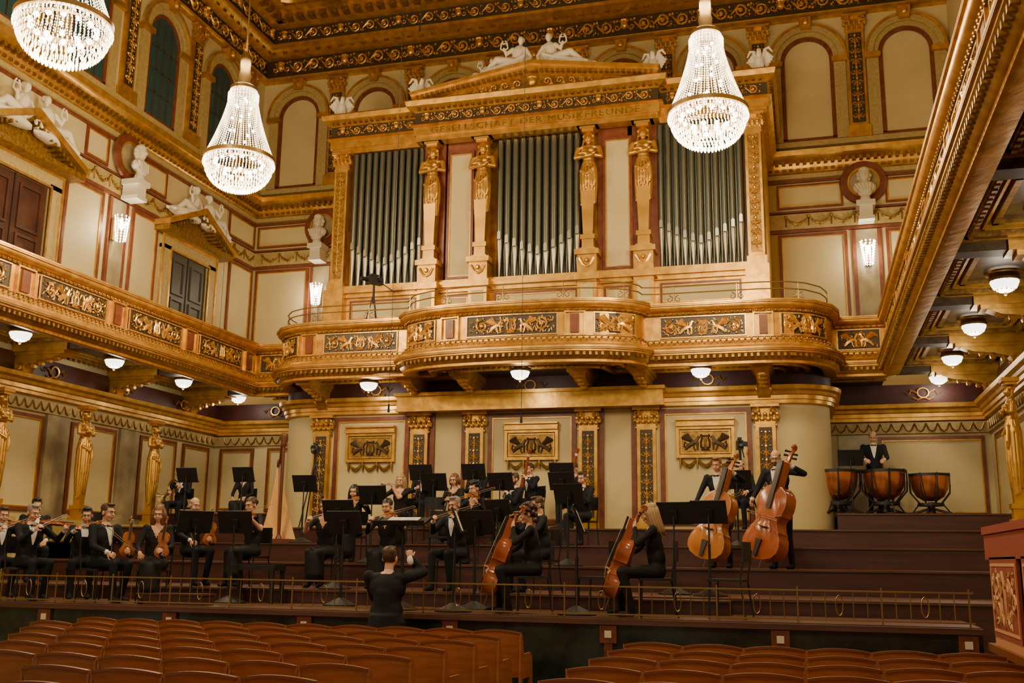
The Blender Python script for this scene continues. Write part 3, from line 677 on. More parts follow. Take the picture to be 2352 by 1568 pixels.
for x in(-10.65,-.80):
    m=MB().use('gold');s=ox(x);PO.box(m,s-.25,s+.25,6,7.9,0,.3);PO.box(m,s-.21,s+.21,7.9,8.1,0,.24);PO.box(m,s-.17,s+.17,8.0,11.1,0,.16);capital(PO,m,s,11.0,11.42,.35,.04)
    m.use('gold_dark');PO.box(m,s-.12,s+.12,8.2,10.9,.15,.17);m.use('gold_relief');candelabra(PO,m,s,8.3,10.85,.23,.18);obj('pilaster',m,org)
def pipe(x,y,r,zm,z0,z1):
    m=MB().use('pipe');m.lathe([(r,zm-.02),(r,z1),(r*.9,z1),(r*.9,z1-.1)],(x,y,0),14)
    m.use('pipe_shine');m.lathe([(r*1.04,zm),(r*1.04,zm+.02)],(x,y,0),14);m.lathe([(r*.25,z0),(r*1.01,zm)],(x,y,0),14)
    m.ext([(x-r*.55,zm+.02),(x+r*.55,zm+.02),(x+r*.5,zm+r*2.6),(x,zm+r*3.1),(x-r*.5,zm+r*2.6)],y-r*1.04,y-r*.8)
    m.use('panel_black');m.bx(x-r*.5,x+r*.5,y-r*1.07,y-r*.9,zm,zm+.025)
    obj('organ_pipe',m,org)
for a,b,n in((-10.42,-8.52,11),(-6.72,-4.68,11),(-2.95,-1.03,11)):
    w=(b-a)/n
    for i in range(n):
        t=abs(i-(n-1)/2)/((n-1)/2);zm=8.5+.42*t**1.2
        pipe(a+w*(i+.5),YO+.02,w*.40,zm,8.02,11.38)
    for i in range(n-1):
        x=a+w*(i+1);m=MB().use('pipe');m.lathe([(w*.1,8.05),(w*.36,8.6),(w*.36,11.3)],(x,YO+.15,0),10);obj('organ_pipe',m,org)
for x,s,fl,z in((-6.2,.88,0,12.95),(-5.3,.88,1,12.95),(-6.95,.62,0,12.85)):
    M=TR(x,YO-.25+(.2 if s<.8 else 0),z,0,s);clone(PROTO['recl'],flip(M) if fl else M)
def eagle():
    m=MB().use('plaster');m.ell((0,0,.28),(.13,.13,.22));m.cap((0,-.03,.42),(.03,-.1,.54),.08,.06);m.ell((.04,-.13,.56),(.055,.075,.055));m.cap((.05,-.19,.56),(.06,-.24,.52),.022,.012);m.cap((0,.05,.15),(0,.14,.0),.07,.05)
    for e in(-1,1):
        m.cap((e*.06,0,.05),(e*.08,-.04,.2),.03,.06)
        for k in range(5): m.cap((e*(.12+.05*k),.03,.62-.06*k),(e*(.15+.045*k),.08,.16+.06*k),.035,.028,7)
        m.tube([(e*.08,.02,.42),(e*.14,.02,.62),(e*.24,.03,.66),(e*.33,.05,.52)],[.04,.045,.04,.02],7)
    m.ell((0,0,.04),(.16,.12,.05));vs,fs=remesh(m,.0125,0);q=MB().use('plaster').merge(vs,fs);r=empty('eagle_statue','white plaster eagle with raised wings perched on the cornice','statue','eagle statues on the organ cornice');obj('eagle_body',q,r);return r
for x,y,z,a in((-8.6,YO-.25,12.5,.3),(-2.95,YO-.25,12.5,-.3),(-.6,YO+.1,12.44,-.3),(-10.85,YO+.1,12.44,.3)): put('eagle',eagle,TR(x,y,z,a,.9))
# ------------------------------------------------------------ chandeliers
def chand():
    r=empty('chandelier','lit crystal chandelier with beaded cone and round bowl','chandelier','crystal chandeliers')
    m=MB().use('brass');m.tube([(0,0,1.5),(0,0,8)],.018,6);m.lathe([(.03,1.52),(.1,1.48),(.12,1.7),(.1,1.75),(.1,2.1),(.03,2.2)],n=14);obj('suspension_rod',m,r)
    m=MB().use('brass');m.lathe([(.60,-.04),(.66,-.03),(.665,.04),(.6,.05),(.6,-.04)],n=40);m.lathe([(.22,1.36),(.26,1.38),(.26,1.44),(.2,1.48),(.0,1.5)],n=24);m.lathe([(.56,-.12),(.6,-.1)],n=40);obj('brass_rings',m,r)
    m=MB();N=60
    for k in range(N):
        a=2*pi*k/N
        for j in range(35):
            t=j/34;rr=.25+.37*t**1.5;z=1.38-1.32*t
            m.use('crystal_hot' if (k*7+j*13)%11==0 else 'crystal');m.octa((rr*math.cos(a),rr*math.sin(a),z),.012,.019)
    for k in range(30):
        a=2*pi*k/30;m.use('crystal_hot')
        for j in range(3): m.octa((.28*math.cos(a),.28*math.sin(a),1.3-.06*j),.015,.03)
    o=obj('crystal_strands',m,r,sharp=20);o['kind']='stuff'
    m=MB()
    for T in range(10):
        t=T/9;rr=.63*math.cos(t*1.35);z=-.05-.52*math.sin(t*1.45);n=max(6,int(rr*105))
        for k in range(n):
            a=2*pi*(k+.5*(T%2))/n
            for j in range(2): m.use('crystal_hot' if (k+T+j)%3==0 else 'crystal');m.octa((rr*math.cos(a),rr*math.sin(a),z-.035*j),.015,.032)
    for k in range(44):
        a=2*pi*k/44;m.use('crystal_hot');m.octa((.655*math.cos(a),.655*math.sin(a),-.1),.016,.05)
    o=obj('crystal_bowl',m,r,sharp=20);o['kind']='stuff'
    m=MB().use('bulb')
    for k in range(14):
        a=2*pi*k/14;m.ell((.44*math.cos(a),.44*math.sin(a),-.08),.045,6,4)
        if k%2==0: m.ell((.25*math.cos(a),.25*math.sin(a),-.28),.045,6,4)
    for k in range(20): a=k*2.4;rr=.14+.24*(1-k/20)**2;m.ell((rr*math.cos(a),rr*math.sin(a),.1+k*.06),.03,6,4)
    obj('bulbs',m,r);return r
for x,y in((-1.3,16.4),(-10.0,16.4),(-9.75,11.2)):
    put('chand',chand,TR(x,y,8.95));light(x,y,8.1,720,(1,.78,.46),.4);light(x,y,11.0,300,(1,.78,.46),.4)
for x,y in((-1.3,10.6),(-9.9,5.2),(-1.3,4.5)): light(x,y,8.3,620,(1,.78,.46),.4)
# ------------------------------------------------------------ stage
TZ=[(12.5,1.0),(14.2,1.2),(16.2,1.57),(18.2,1.92),(20.2,2.27),(22.2,2.65)]
def floorz(y):
    z=0
    for a,b in TZ:
        if y>=a: z=b
    return z
for i,(y,z) in enumerate(TZ):
    y1=TZ[i+1][0]-.045 if i<5 else YLB-.02
    xr=1.75 if i<1 else XR-.02
    segs=[(-15.18,xr)]
    if i==4: y1=21.95
    if i==5: segs=[(-15.18,-12.0),(.58,xr)]
    for a,b in segs:
        m=MB().use('stage_wood');m.bx(a,b,y+(.08 if i==0 else 0),y1,.02,z-.03);m.use('stage_floor');m.bx(a,b,y-.03+(.08 if i==0 else 0),y1,z-.03,z)
        obj('stage_tier',m,None,'dark reddish-brown wooden step of the concert stage','stage',group='stepped stage tiers')
sf=empty('marble_facing','dark green marble facing of the stage with small reddish blocks','stage facing')
m=MB().use('green_marble');m.bx(-15.18,1.75,12.48,12.54,.0,.93);obj('marble_panel',m,sf);m=MB().use('stage_floor');m.bx(-15.18,1.75,12.42,12.54,.93,.99);obj('lip',m,sf)
for k in range(9):
    x=-14+k*1.95;m=MB().use('red_marble');m.bx(x-.1,x+.1,12.44,12.48,.72,.92);m.use('plaster');m.bx(x-.04,x+.04,12.43,12.45,.78,.86);m.use('red_marble');m.bx(x-.05,x+.05,12.45,12.48,.05,.74);obj('marble_block',m,sf)
for a,b,y0,y1,z in((-8.9,-7.9,12.8,13.1,1.15),(-2.2,-1.0,13.75,14.1,1.18)):
    m=MB().use('stage_wood');m.bx(a,b,y0,y1,1.0,z-.02);m.use('stage_floor');m.bx(a-.02,b+.02,y0-.02,y1,z-.02,z);obj('stage_riser',m,None,'low brown wooden riser block standing on the stage','riser')
rl=empty('stage_railing','low brass railing with oval loops along the stage edge','railing')
for z in(1.04,1.36):
    m=MB().use('brass');m.bx(-14.5,1.7,12.56,12.58,z-.009,z+.009);obj('rail_bar',m,rl)
bar=MB().use('brass');bar.tube([(0,0,0),(0,0,.32)],.006,4);bm_=tomesh(bar,'rail_post')
post=MB().use('brass');post.tube([(0,0,-.04),(0,0,.36)],.011,5);pm=tomesh(post,'post')
lp=MB().use('brass');lp.tube([(.04*math.cos(a),0,.16+.11*math.sin(a)) for a in [2*pi*k/14 for k in range(15)]],.007,4);lm=tomesh(lp,'loop')
x=1.65;k=0
while x>-11.4:
    if k%6==0: obj('post',pm,rl,loc=(x,12.572,1.04))
    elif k%6==3: obj('oval_loop',lm,rl,loc=(x,12.572,1.04))
    else: obj('baluster',bm_,rl,loc=(x,12.572,1.04))
    x-=.15;k+=1
# ------------------------------------------------------------ side box
bxr=empty('box_parapet','dark wooden side box parapet draped with red and gold tapestry','theatre box')
m=MB().use('stage_wood');m.bx(1.85,2.0,7,12.4,0,.8);m.use('chair_edge');m.bx(1.78,2.1,7,12.4,.78,.86);m.bx(1.87,2.0,7,12.4,.86,2.0);obj('box_wall',m,bxr)
m=MB().use('cloth_red');m.bx(1.8,2.1,7,12.4,1.98,2.06);m.bx(1.82,1.87,7,12.4,1.72,2.0);obj('padded_rail',m,bxr)
PK=Path([(1.85,12.3),(1.85,7)]);m=MB()
for k in range(3):
    s=.15+k*1.75;m.use('cloth_red');PK.box(m,s,s+1.5,.95,1.74,0,.03);m.use('cloth_gold');PK.frame(m,s+.06,s+1.44,1.0,1.68,.03,.03,.035)
    cc=s+.75
    for e in(-1,1):
        for (dx,z,r,a) in((.3,1.45,.13,-pi/2),(.28,1.18,.11,pi/2),(.55,1.3,.1,0),(.55,1.52,.07,1)): spiral(PK,m,cc+e*dx,z,r,a,1.3,.033,.16,e)
        curve(PK,m,[(cc,1.08),(cc+e*.12,1.2),(cc+e*.1,1.45),(cc,1.6)],.02,.033)
    leafy(PK,m,s+.1,s+1.4,1.03,1.65,.034,50)
    for j in range(60): curve(PK,m,[(s+.025*j,.97),(s+.025*j,.82)],.010,.015)
obj('tapestry',m,bxr)
# ------------------------------------------------------------ stalls chairs
def stall_chair():
    r=empty('auditorium_chair','orange-brown wooden auditorium chair with curved plywood back','chair','auditorium chairs in rows')
    def bent(m,z0,z1,hw,th,y0,dep,n=10,arch=.03,lean=.06):
        vs=[];fs=[]
        for i in range(n+1):
            u=-1+2*i/n;x=u*hw;y=y0-dep*(1-u*u);zt=z1+arch*(1-u*u);zb=z0+arch*(1-u*u)*(1 if lean==0 else 0)
            for z,yy in((zb,y),(zt,y-lean),(zt,y-lean+th),(zb,y+th)): vs.append((x,yy,z))
        for i in range(n):
            for k in range(4): a=i*4;fs.append((a+k,a+(k+1)%4,a+4+(k+1)%4,a+4+k))
        fs+=[(0,1,2,3),(n*4+3,n*4+2,n*4+1,n*4)];m.add(vs,fs)
    m=MB().use('chair_wood');bent(m,.42,.87,.262,.022,-.02,.05);m.use('chair_edge');bent(m,.868,.888,.266,.036,-.088,.05,lean=.0);obj('backrest',m,r)
    m=MB().use('chair_wood');m.bx(-.24,.24,.02,.46,.42,.45);obj('seat',m,r)
    for e in(-1,1):
        m=MB().use('chair_wood');x=e*.266
        m.extx([(-.09,.0),(-.03,.0),(0,.4),(.3,.4),(.38,0),(.44,0),(.42,.45),(.40,.6),(.33,.655),(.05,.66),(-.03,.87),(-.08,.89)],x-.012,x+.012);obj('side_frame',m,r)
    return r
for y in [11.3-.82*k for k in range(8)]:
    for k in range(10):
        x=-3.3-.56*k
        if x/y<-.86: continue
        put('schair',stall_chair,TR(x+random.uniform(-.005,.005),y,0,0))
for y in [10.2-.82*k for k in range(6)]:
    for k in range(6): put('schair',stall_chair,TR(-1.45+.555*k,y,0,0))
# ------------------------------------------------------------ orchestra furniture
def och():
    r=empty('orchestra_chair','black orchestra chair with slim metal legs','chair','orchestra chairs on the stage')
    m=MB().use('black');m.extz([(-.2,-.2),(.2,-.2),(.23,.22),(-.23,.22)],.43,.46);obj('seat',m,r)
    m=MB().use('black');P=Path([(-.2,-.22),(-.1,-.25),(.1,-.25),(.2,-.22)]);P.box(m,0,P.len,.66,.9,-.01,.01,6);obj('backrest',m,r)
    for x,y,x1,y1 in((-.19,-.18,-.2,-.22),(.19,-.18,.2,-.22),(-.2,.19,-.2,.2),(.2,.19,.2,.2)):
        m=MB().use('black');m.tube([(x1,y1-.02 if y<0 else y1,.0),(x,y,.44)]+([(x,y-.06,.8)] if y<0 else []),.011,6);obj('leg',m,r)
    return r
def stand(tilt=22,w=.25):
    r=empty('music_stand','black orchestral music stand with tilted desk','music stand','black music stands')
    m=MB().use('black');m.M=Matrix.Translation((0,0,1.13))@Matrix.Rotation(-math.radians(tilt),4,'X')
    m.bx(-w,w,-.008,.008,-.15,.18);m.bx(-w,w,-.06,.0,-.16,-.145);m.bx(-w,-w+.02,-.02,.0,-.15,.18);m.bx(w-.02,w,-.02,.0,-.15,.18);m.bx(-.05,.05,.008,.05,-.08,.06);obj('desk',m,r)
    m=MB().use('black');m.tube([(0,.03,.1),(0,.03,.7)],.02,8);m.tube([(0,.03,.7),(0,.03,1.12)],.012,8);obj('pole',m,r)
    m=MB().use('black');m.lathe([(.0,.12),(.035,.11),(.2,.03),(.24,.02),(.24,0),(0,0)],(0,.03,0),16);obj('base',m,r);return r
def score(tilt=22):
    r=empty('sheet_music','open white sheet music lying on a music stand','sheet music','sheet music on stands')
    m=MB().use('paper');m.M=Matrix.Translation((0,0,1.13))@Matrix.Rotation(-math.radians(tilt),4,'X')
    m.bx(-.21,-.005,-.02,-.012,-.135,.14);m.bx(.005,.21,-.02,-.012,-.135,.14);m.use('black')
    for k in range(7):
        for a in(-.19,.03): m.bx(a,a+.16,-.0215,-.02,-.11+.035*k,-.107+.035*k)
    obj('pages',m,r);return r
# ------------------------------------------------------------ string instruments
OUT=[(.0,.0),(.015,.10),(.06,.21),(.14,.275),(.22,.288),(.32,.265),(.385,.225),(.40,.23),(.43,.20),(.50,.165),(.57,.16),(.61,.185),(.625,.205),(.64,.20),(.72,.222),(.80,.222),(.88,.205),(.94,.165),(.985,.10),(1,.045)]
def strings(name,wood,L,depth,z0,neck,label,group,cat):
    r=empty(name,label,cat,group);R=[(w*L,t*L) for t,w in OUT];o=R+[(-x,z) for x,z in R[::-1] if x>1e-6];n=len(o)
    m=MB().use(wood)
    rings=[(.72,-depth*.62),(.94,-depth*.5),(1,-depth*.5),(.97,-depth*.42),(.97,depth*.42),(1,depth*.5),(.94,depth*.5),(.72,depth*.64)]
    vs=[];fs=[]
    for s,y in rings:
        for x,z in o: vs.append((x*s,y,z0+L*.47+(z-L*.47)*(1-(1-s)*.7)))
    for i in range(len(rings)-1):
        for k in range(n): fs.append((i*n+k,i*n+(k+1)%n,(i+1)*n+(k+1)%n,(i+1)*n+k))
    fs+=[tuple(range(n))[::-1],tuple(range((len(rings)-1)*n,len(rings)*n))];m.add(vs,fs)
    m.use('ebony');yf=depth*.65
    for e in(-1,1): m.tube([(e*L*(.105+.03*math.sin(t*1.05)),yf-depth*.03,z0+L*(.36+.035*t)) for t in range(7)],L*.008,4)
    obj('body',m,r,sharp=50)
    m=MB().use(wood);w=L*.04;m.bx(-w,w,-depth*.1,depth*.5,z0+L*.97,z0+L+neck*.8)
    m.tube([(0,.0,z0+L+neck*.8),(0,-.01*L,z0+L+neck),(0,-.06*L,z0+L+neck+L*.12)],[w*.9,w*.8,w*.6],8)
    zc=z0+L+neck+L*.14
    m.tube([(0,-.06*L+L*.05*(1-t/14)*math.cos(t*.75),zc+L*.05*(1-t/14)*math.sin(t*.75)) for t in range(12)],L*.02,6);obj('neck',m,r)
    m=MB().use('ebony');m.bx(-w*.9,w*.9,yf-.01*L,yf+.02*L,z0+L*.68,z0+L+neck*.82);obj('fingerboard',m,r)
    m=MB().use('ebony');m.ext([(-w*.5,z0+L*.02),(w*.5,z0+L*.02),(w*1.1,z0+L*.26),(-w*1.1,z0+L*.26)],yf+.005*L,yf+.03*L);obj('tailpiece',m,r)
    m=MB().use('bowstick');m.bx(-L*.08,L*.08,yf-.03*L,yf+.08*L,z0+L*.43,z0+L*.44);obj('bridge',m,r)
    m=MB().use('string')
    for k in range(4): x=(k-1.5)*w*.5;m.tube([(x,yf+.03*L,z0+L*.25),(x*1.3,yf+.085*L,z0+L*.435),(x,yf+.03*L,z0+L+neck*.8)],max(.0012,L*.0022),3)
    obj('strings',m,r)
    m=MB().use('ebony')
    for k in range(4): z=z0+L+neck+L*(.0+.028*k);e=1 if k%2 else -1;m.tube([(0,-.02*L,z),(e*L*.1,-.02*L,z)],[L*.01,L*.018],5)
    obj('tuning_pegs',m,r)
    if z0>.02: m=MB().use('steel');m.tube([(0,0,0),(0,0,z0+.01)],[.004,.009],6);obj('endpin',m,r)
    else: m=MB().use('ebony');m.ell((-L*.12,yf+.01,z0+L*.06),(L*.12,.012,L*.08));obj('chin_rest',m,r)
    return r
def mk_violin(): return strings('violin','violin_wood',.36,.042,0,.15,'reddish-brown varnished violin held by a seated player','violins','violin')
def mk_cello(): return strings('cello','cello_wood',.76,.16,.22,.30,'reddish-brown cello held between the knees of a player','cellos','cello')
def mk_bassA(): return strings('double_bass','bass_wood',1.13,.26,.12,.46,'golden-orange double bass standing before a leaning player','double basses','double bass')
def mk_bassB(): return strings('double_bass','bass_wood_red',1.13,.26,.12,.46,'reddish-orange double bass held by a standing bald player','double basses','double bass')
def mk_bow():
    r=empty('bow','slim wooden instrument bow with pale hair','bow','bows of the string players')
    m=MB().use('bowstick');m.tube([(0,0,0),(0,.006,.35),(0,0,.72),(0,-.02,.735)],[.0055,.005,.004,.004],5);obj('stick',m,r)
    m=MB().use('paper');m.bx(-.004,.004,-.024,-.022,.04,.73);obj('bow_hair',m,r)
    m=MB().use('ebony');m.bx(-.007,.007,-.026,0,.0,.05);obj('frog',m,r);return r
def mk_clar():
    r=empty('clarinet','black wooden clarinet with silver keys','clarinet','woodwind instruments')
    m=MB().use('ebony');m.tube([(0,0,0),(0,0,.06),(0,0,.08),(0,0,.55),(0,0,.62),(0,0,.66)],[.008,.012,.016,.017,.026,.035],8);obj('tube',m,r)
    m=MB().use('steel')
    for k in range(9): m.tube([(.012,.016,.14+.045*k),(.02,.02,.17+.045*k)],.006,5)
    obj('keys',m,r);return r
def mk_flute():
    r=empty('flute','slender silver transverse flute held sideways','flute','woodwind instruments')
    m=MB().use('pipe_shine');m.tube([(0,0,0),(0,0,.66)],.011,8);obj('tube',m,r);m=MB().use('steel')
    for k in range(10): m.ell((0,.012,.22+.04*k),(.009,.006,.009),6,4)
    obj('keys',m,r);return r
def mk_bassoon():
    r=empty('bassoon','tall dark red wooden bassoon with metal keys','bassoon','woodwind instruments')
    m=MB().use('cello_wood');m.tube([(0,0,0),(0,0,.2),(0,0,1.15)],[.04,.042,.028],8);m.tube([(.05,0,.15),(.05,0,.75)],.022,8);m.use('eye_white');m.tube([(0,0,1.15),(0,0,1.2)],[.034,.034],8);m.use('cello_wood');m.tube([(0,0,1.2),(0,0,1.3)],[.03,.036],8);obj('tube',m,r)
    m=MB().use('steel');m.tube([(.05,0,.75),(.06,.06,.83),(.07,.14,.8),(.07,.2,.78)],.006,5)
    for k in range(10): m.ell((0,.035,.2+.08*k),(.012,.01,.014),6,4)
    obj('crook_and_keys',m,r);return r
def mk_horn():
    r=empty('french_horn','coiled brass horn with a flared bell','french horn','brass instruments')
    m=MB().use('brass');m.tube([(.15*math.cos(a),0,.15*math.sin(a)) for a in [k*.4 for k in range(30)]],.012,6);m.tube([(.11*math.cos(a),.02,.11*math.sin(a)) for a in [k*.4 for k in range(17)]],.011,6);m.tube([(-.15,0,0),(-.16,.0,.14),(-.05,.1,.3)],.008,5);obj('coil',m,r)
    m=MB().use('brass');m.M=Matrix.Translation((.1,0,-.12))@Matrix.Rotation(pi*.7,4,'Y');m.lathe([(.015,0),(.03,.1),(.06,.2),(.15,.27),(.155,.27),(.055,.19)],n=18);obj('bell',m,r);return r
# ------------------------------------------------------------ people
def head_tpl():
    m=MB().use('skin');m.ell((0,-.015,.03),(.074,.092,.09),14,10);m.ell((0,.022,-.03),(.058,.065,.075),12,8);m.ell((0,.05,-.085),(.03,.03,.025));m.ell((0,.01,-.06),(.055,.06,.045))
    m.ell((0,.085,-.012),(.012,.022,.028));m.ell((0,.1,-.026),(.016,.014,.011));m.ell((0,.075,.03),(.05,.02,.012))
    for e in(-1,1): m.ell((e*.076,-.01,-.008),(.012,.022,.034));m.ell((e*.035,.06,-.035),(.025,.022,.025))
    m.ell((0,.084,-.058),(.024,.012,.006));m.ell((0,.082,-.068),(.02,.012,.006));m.cap((0,-.015,-.06),(0,-.025,-.14),.05,.052)
    return remesh(m,.0065,1)
HV,HF=head_tpl()
def hand_tpl(curl):
    m=MB().use('skin');m.cap((0,0,-.03),(0,0,.01),.026,.028);m.ell((0,0,.045),(.04,.017,.05),10,8)
    for k,(x,l) in enumerate(((.03,.072),(.01,.08),(-.01,.074),(-.029,.058))):
        p=V((x,0,.08));a=0.1
        for s,r in((.45,.0095),(.32,.0085),(.23,.0078)):
            a+=curl;q=p+V((x*.05,math.sin(a),math.cos(a)))*l*s*1.05;m.cap(p,q,r,r*.92,8);p=q
    p=V((.032,.005,.025))
    for s,a,r in((.035,.3,.012),(.028,.7,.010)):
        q=p+V((math.cos(a)*.6,math.sin(a)*.8,.7))*s;m.cap(p,q,r,r*.9,8);p=q
    return remesh(m,.0052,1)
HG=hand_tpl(.75);HR=hand_tpl(.35);HFIST=hand_tpl(1.35)
def person(X,Y,Z,ang,role,sex='m',hair='short',hc='hair_brown',sit=True,glass=False,beard=False,look=(0,-12),label='',bare=False,chair=True,sc=1.0,big=1.0,hs=1.0):
    B=MB().use('suit' if sex=='m' else 'dress');dz=0 if sit else .44
    g=(1.0 if sex=='m' else .88)*big
    hipz=.55 if sit else .93
    sh=1.03+dz;nk=1.10+dz
    lean=.05 if role in('violin','viola','cello') else .02
    if role=='bass':lean=.10
    B.ell((0,0,hipz),(.175*g,.13*g,.13),12,8)
    B.cap((0,.0,hipz+.08),(0,lean*.6,sh-.18),.12*g,.13*g,12)
    B.ell((0,lean*.8,sh-.13),(.175*g,.12*g,.19),12,8);B.ell((0,lean,sh-.01),(.185*g,.085*g,.075),12,8);B.ell((0,0,hipz+.14),(.155*g,.125*g,.16),12,8)
    B.cap((0,lean,sh),(0,lean+.012,nk+.02),.06,.048,10)
    S={e:V((e*.185*g,lean,sh)) for e in(-1,1)}
    for e in(-1,1): B.ell(S[e],(.062*g,.062,.066),10,7)
    for e in(-1,1):
        if sit:
            sp=.22 if role in('cello',) else (.13 if sex=='m' else .09);h=V((e*.09,.02,hipz-.02));k=V((e*sp,.43,.53));a=V((e*(sp-.01),.38+.06*e,.09))
        elif role=='bass': h=V((e*.09,0,.9));k=V((e*.12,.04,.5));a=V((e*.14,0,.08))
        else: h=V((e*.09,0,.9));k=V((e*.1,.03,.5));a=V((e*.11,0,.08))
        f=1.0 if sex=='m' else 1.12
        B.cap(h,k,.088*f,.062*f,10);B.cap(k,a,.060*f,.046*f,10)
        B.cap(a+V((0,-.02,-.045)),a+V((0,.15,-.055)),.042,.032,8)
    if sex=='f' and sit and role!='cello': B.cap((0,.1,.5),(0,.42,.48),.11,.09);B.cap((0,.42,.46),(0,.42,.2),.1,.13)
    if not sit and role!='bass': B.tube([(0,-.02,hipz+.1),(0,-.03,hipz-.18)],[.15*g,.17*g],12)
    T={'violin':((.14,.42,1.0),(-.32,.43,1.0)),'rest':((.17,.34,.68),(-.14,.36,.74)),'cello':((.32,.44,.66),(-.16,.27,1.08)),'bass':((.34,.42,.92),(-.36,.36,1.52)),
       'wind':((.04,.33,.84),(-.04,.24,.98)),'flute':((.34,.2,1.1),(.1,.26,1.1)),'bassoon':((.16,.22,.72),(-.14,.3,1.04)),'horn':((.2,.24,.78),(-.1,.3,.92)),
       'idle':((.14,.3,.66),(-.14,.3,.66)),'timp':((.18,.38,1.16),(-.18,.38,1.16)),'cond':((.22,.16,1.70),(-.10,.36,1.16)),'hornrest':((.17,.3,.7),(-.16,.3,.72))}[role]
    hands=[]
    for e,t in((1,T[0]),(-1,T[1])):
        t=V(t);s=S[e];L1,L2=.285,.25;d=t-s
        if d.length>L1+L2-.01: d=d.normalized()*(L1+L2-.01);t=s+d
        D=max(d.length,.08);u=d/D;aa=(L1*L1-L2*L2+D*D)/(2*D);hh=math.sqrt(max(L1*L1-aa*aa,0))
        pole=V((e*.55,-.15,-1))
        if role=='cond': pole=V((.7,.6,-.9)) if e>0 else V((-.35,-.1,-1))
        if role=='bass' and e<0: pole=V((-1,.0,-.3))
        pp=pole-u*pole.dot(u);pp.normalize();el=s+u*aa+pp*hh
        B.cap(s,el,.058*g,.047*g,10);B.cap(el,t-(t-el).normalized()*.02,.046*g,.034*g,10)
        hands.append((e,el,t))
    vs,fs=remesh(B,.0165,2)
    Q=MB().use('suit' if sex=='m' else 'dress').merge(vs,fs)
    Q.use('skin');ki=Q.c
    bare_arm=[(el,t) for e,el,t in hands] if bare else []
    for i,f in enumerate(Q.f):
        c=sum((V(Q.v[j]) for j in f),V())/len(f)
        if c.z>nk-.035 and abs(c.x)<.08: Q.mi[i]=ki
        elif sex=='f' and c.y>lean+.02 and abs(c.x)<(c.z-(sh-.13))*.55 and c.z<sh+.12: Q.mi[i]=ki
        else:
            for el,t in bare_arm:
                d=t-el;u=(c-el).dot(d)/d.length_squared
                if u>-.15 and (c-(el+d*u)).length<.075: Q.mi[i]=ki
    hm=Matrix.Translation((0,lean+.035,nk+.135*hs))@Matrix.Rotation(math.radians(look[0]),4,'Z')@Matrix.Rotation(math.radians(look[1]),4,'X')@Matrix.Scale(hs,4)
    b0=len(Q.f);Q.use('skin').merge(HV,HF,hm);Q.use('lip');li=Q.c
    for j,f in enumerate(HF):
        c=sum((V(HV[k]) for k in f),V())/len(f)
        if c.y>.078 and -.074<c.z<-.052 and abs(c.x)<.024: Q.mi[b0+j]=li
    Q.M=hm
    for e in(-1,1):
        Q.use('eye_white');Q.ell((e*.031,.073,.008),(.014,.012,.008),8,6);Q.use('black');Q.ell((e*.031,.083,.008),(.006,.004,.006),6,5);Q.use(hc if hair!='bald' else 'hair_brown');Q.tube([(e*.014,.092,.024),(e*.032,.091,.031),(e*.052,.078,.024)],[.003,.004,.002],5)
    Q.M=Matrix()
    for e,el,t in hands:
        d=(t-el).normalized()
        pn=V((-e*.7,.0,-.5)) if role in('rest','idle','timp','hornrest') else V((-e,.3,.2))
        if role in('cello','bass'): pn=V((.6*-e,-.7,0)) if e<0 else V((-.3,.5,-.8))
        if role=='cond' and e>0: d=V((-.2,.1,1)).normalized();pn=V((-.6,.8,0))
        M=frame(t-d*.01,d,pn)@Matrix.Diagonal((e,1,1,1))@Matrix.Scale(hs,4)
        hv,hf=HFIST if (role=='cond' and e>0) else (HG if role not in('idle',) else HR)
        Q.use('skin').merge(hv,hf,M)
        if sex=='m': Q.use('shirt');Q.cap(t-d*.05,t-d*.02,.033*g,.034*g,8)
    R=TR(X,Y,Z,pi+math.radians(ang),sc)
    P=obj('person',tomesh(Q,'person',0),None,label,'person')
    H=MB().use(hc);H.M=hm
    def scalp(zmin_front,full=True,th=1.06):
        n=20;mm=14;vs=[];fs=[]
        for i in range(mm+1):
            a=-pi/2+pi*i/mm
            for k in range(n):
                q=2*pi*k/n;vs.append((.076*th*math.cos(a)*math.cos(q),-.017+.094*th*math.cos(a)*math.sin(q),.032+.093*th*math.sin(a)))
        for i in range(mm):
            for k in range(n):
                f=(i*n+k,i*n+(k+1)%n,(i+1)*n+(k+1)%n,(i+1)*n+k);c=sum((V(vs[j]) for j in f),V())/4
                lim=-.05 if c.y<-.02 else (-.05+(c.y+.02)*1.7)
                if c.y>.045: lim=zmin_front
                if c.z>lim and (full or c.z<.055): fs.append(f)
        H.add(vs,fs)
    if hair=='short': scalp(.07);H.ell((0,.03,.11),(.06,.05,.025),10,6);H.ell((0,-.05,.06),(.078,.065,.07),12,8)
    elif hair=='bald': scalp(.3,False,1.02)
    elif hair=='curly':
        scalp(.07)
        for k in range(46):
            a=random.uniform(0,2*pi);b=random.uniform(-.3,1.5)
            p=V((.085*math.cos(b)*math.cos(a),-.02+.1*math.cos(b)*math.sin(a),.035+.1*math.sin(b)))
            if p.y<.04 or p.z>.09: H.ell(p,.028,6,4)
        for k in range(20): H.ell((random.uniform(-.1,.1),random.uniform(-.1,-.03),random.uniform(-.12,0)),.035,6,4)
    else:
        scalp(.075);H.ell((0,-.05,.05),(.082,.07,.08),12,8)
